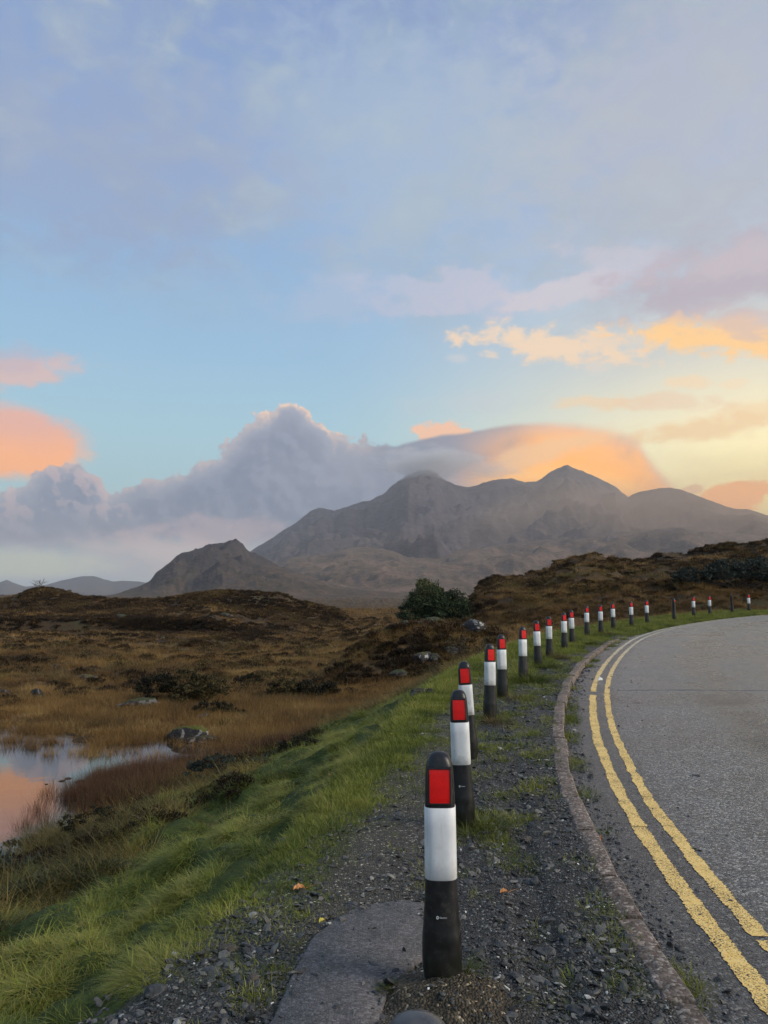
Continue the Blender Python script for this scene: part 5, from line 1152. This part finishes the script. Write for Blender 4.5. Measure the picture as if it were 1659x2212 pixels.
bush('bog_myrtle', -1.15, 12.9, [(-.2,0,.12,.4,.3,.2,.12),(.3,.1,.1,.3,.25,.16,.2)], 5000, .032, LEAF_S, 'small dark heather bush set in the green bank', 'shrub', 34, 5, .008)
bush('gorse_bush', 26.2, 57.0, [(-3.2,0,.7,1.8,1.2,.75,.3),(-1,0,1.1,1.6,1.2,1.0,.55),(1.2,0,1.1,1.6,1.2,1.1,.45),(3.2,0,.8,1.6,1.2,.8,.35)], 20000, .14, LEAF_B, 'grey-green thicket behind the last bollards at the right', 'bush', 10, 14, .05)
def sapling(name, x, y, h, label, seed=1, leaves=True, mat=None):
    r = random.Random(seed); e = bpy.data.objects.new(name, None); C.objects.link(e); e.location = (x, y, float(terrain(x, y)) - .03); tag(e, label, 'sapling'); V = []; F = []; tips = []
    def grow(a, d, L, rr, lv):
        b_ = a + d * L; twig_tube(V, F, a, b_, rr, rr*.65, 5)
        if lv == 0: tips.append(b_); return
        for k in range(3 if lv > 1 else 4): grow(b_ if k == 0 else a + (b_-a)*r.uniform(.4, 1), (d + Vector((r.gauss(0,.55), r.gauss(0,.55), r.gauss(.1,.3)))).normalized(), L*r.uniform(.55, .85), rr*.6, lv-1)
    for k in range(4): grow(Vector((r.gauss(0,.06), r.gauss(0,.06), 0)), Vector((r.gauss(0,.45), r.gauss(0,.3), 1)).normalized(), h*.34, h*.012, 3)
    link('stem', mesh_np('stem', V, F), BARK, e)
    if leaves:
        V = []; F = []; bl = []
        for c in tips:
            for q in range(3):
                p = c + Vector((r.gauss(0,.05), r.gauss(0,.05), r.gauss(0,.05)))*h; s = .03*h; sd_ = Vector((r.gauss(0,1), r.gauss(0,1), r.gauss(0,1))).normalized()*s; up = Vector((r.gauss(0,1), r.gauss(0,1), r.gauss(0,1))).normalized()*s; k = len(V)
                V += [tuple(p-sd_), tuple(p+up), tuple(p+sd_)]; F.append((k, k+1, k+2)); bl += [r.random()]*3
        me = mesh_np('foliage', V, F); vattr(me, 'bl', bl); link('foliage', me, mat or LEAF_S, e)
sapling('sapling', 2.25, 21.5, 1.15, 'thin twiggy sapling left of the bollard row in the brown grass', 3)
sapling('sapling', 1.35, 19.2, .7, 'low sprawling twiggy bush beside the top of the bank', 4)
_xa, _ = azel(88, 1262); sapling('bare_tree', 150*math.sin(float(_xa)), 150*math.cos(float(_xa)), 3.0, 'tiny bare tree on top of the left moor hill', 5, False)

# ---------------------------------------------------------------- air
def haze():
    bm = bmesh.new(); bmesh.ops.create_cube(bm, size=1); me = bpy.data.meshes.new('haze'); bm.to_mesh(me); bm.free()
    m = bpy.data.materials.new('haze_air'); m.use_nodes = True; n = m.node_tree.nodes; n.clear(); o = n.new('ShaderNodeOutputMaterial'); v = n.new('ShaderNodeVolumePrincipled')
    v.inputs['Color'].default_value = (.98, .93, .93, 1); v.inputs['Density'].default_value = 1.0e-4; v.inputs['Anisotropy'].default_value = .55
    m.node_tree.links.new(v.outputs[0], o.inputs['Volume'])
    ob = link('haze', me, m); ob.scale = (23000, 23000, 1115); ob.location = (0, 0, 1115 / 2 - 45); tag(ob, kind='stuff')
haze()
def summit_cloud(name, az_px, el_px, D, sx, sy, sz, dens, label, seed, tint=None):
    a, e_ = azel(az_px, el_px); a = float(a); e_ = float(e_)
    bm = bmesh.new(); bmesh.ops.create_icosphere(bm, subdivisions=3, radius=1); me = bpy.data.meshes.new(name); bm.to_mesh(me); bm.free()
    m = bpy.data.materials.new(name + '_vapour'); m.use_nodes = True; n = m.node_tree.nodes; n.clear(); t = NT(m.node_tree)
    o = n.new('ShaderNodeOutputMaterial'); v = n.new('ShaderNodeVolumePrincipled'); tc = t.new('ShaderNodeTexCoord').outputs['Object']
    nz = t.noise(t.vm('ADD', tc, (seed, 0, 0)), 2.2, 3, .55); d = t.m('SUBTRACT', t.m('ADD', 1.0, t.m('MULTIPLY', t.m('SUBTRACT', nz, .5), 1.6)), t.vm('LENGTH', tc))
    t.put(v.inputs['Density'], t.m('MULTIPLY', t.step(d, .1, .8), dens)); v.inputs['Color'].default_value = (.97, .97, 1, 1); v.inputs['Anisotropy'].default_value = .2
    t.l.new(v.outputs[0], o.inputs['Volume']); m.cycles.volume_step_rate = 1.0
    v.inputs['Color'].default_value = (1, .99, 1, 1)
    if tint: v.inputs['Color'].default_value = tint
    ob = link(name, me, m, None, (D * math.sin(a), D * math.cos(a), EYE + D * math.tan(e_))); ob.scale = (sx, sy, sz); ob.rotation_euler = (0, 0, -a); tag(ob, label, 'cloud', kind='stuff')
summit_cloud('summit_cloud', 925, 1000, 4850, 430, 260, 135, .010, 'grey cloud clinging to the left summit', 0)
summit_cloud('summit_cloud', 1060, 1016, 4900, 300, 200, 70, .004, 'warm grey cloud over the saddle between the two summits', 4)
summit_cloud('valley_mist', 1560, 1130, 3700, 1500, 700, 420, 10e-4, 'warm mist lying against the right hand slopes', 9, (1.0, .72, .50, 1))  # warm low light is put into the mist's own orange colour
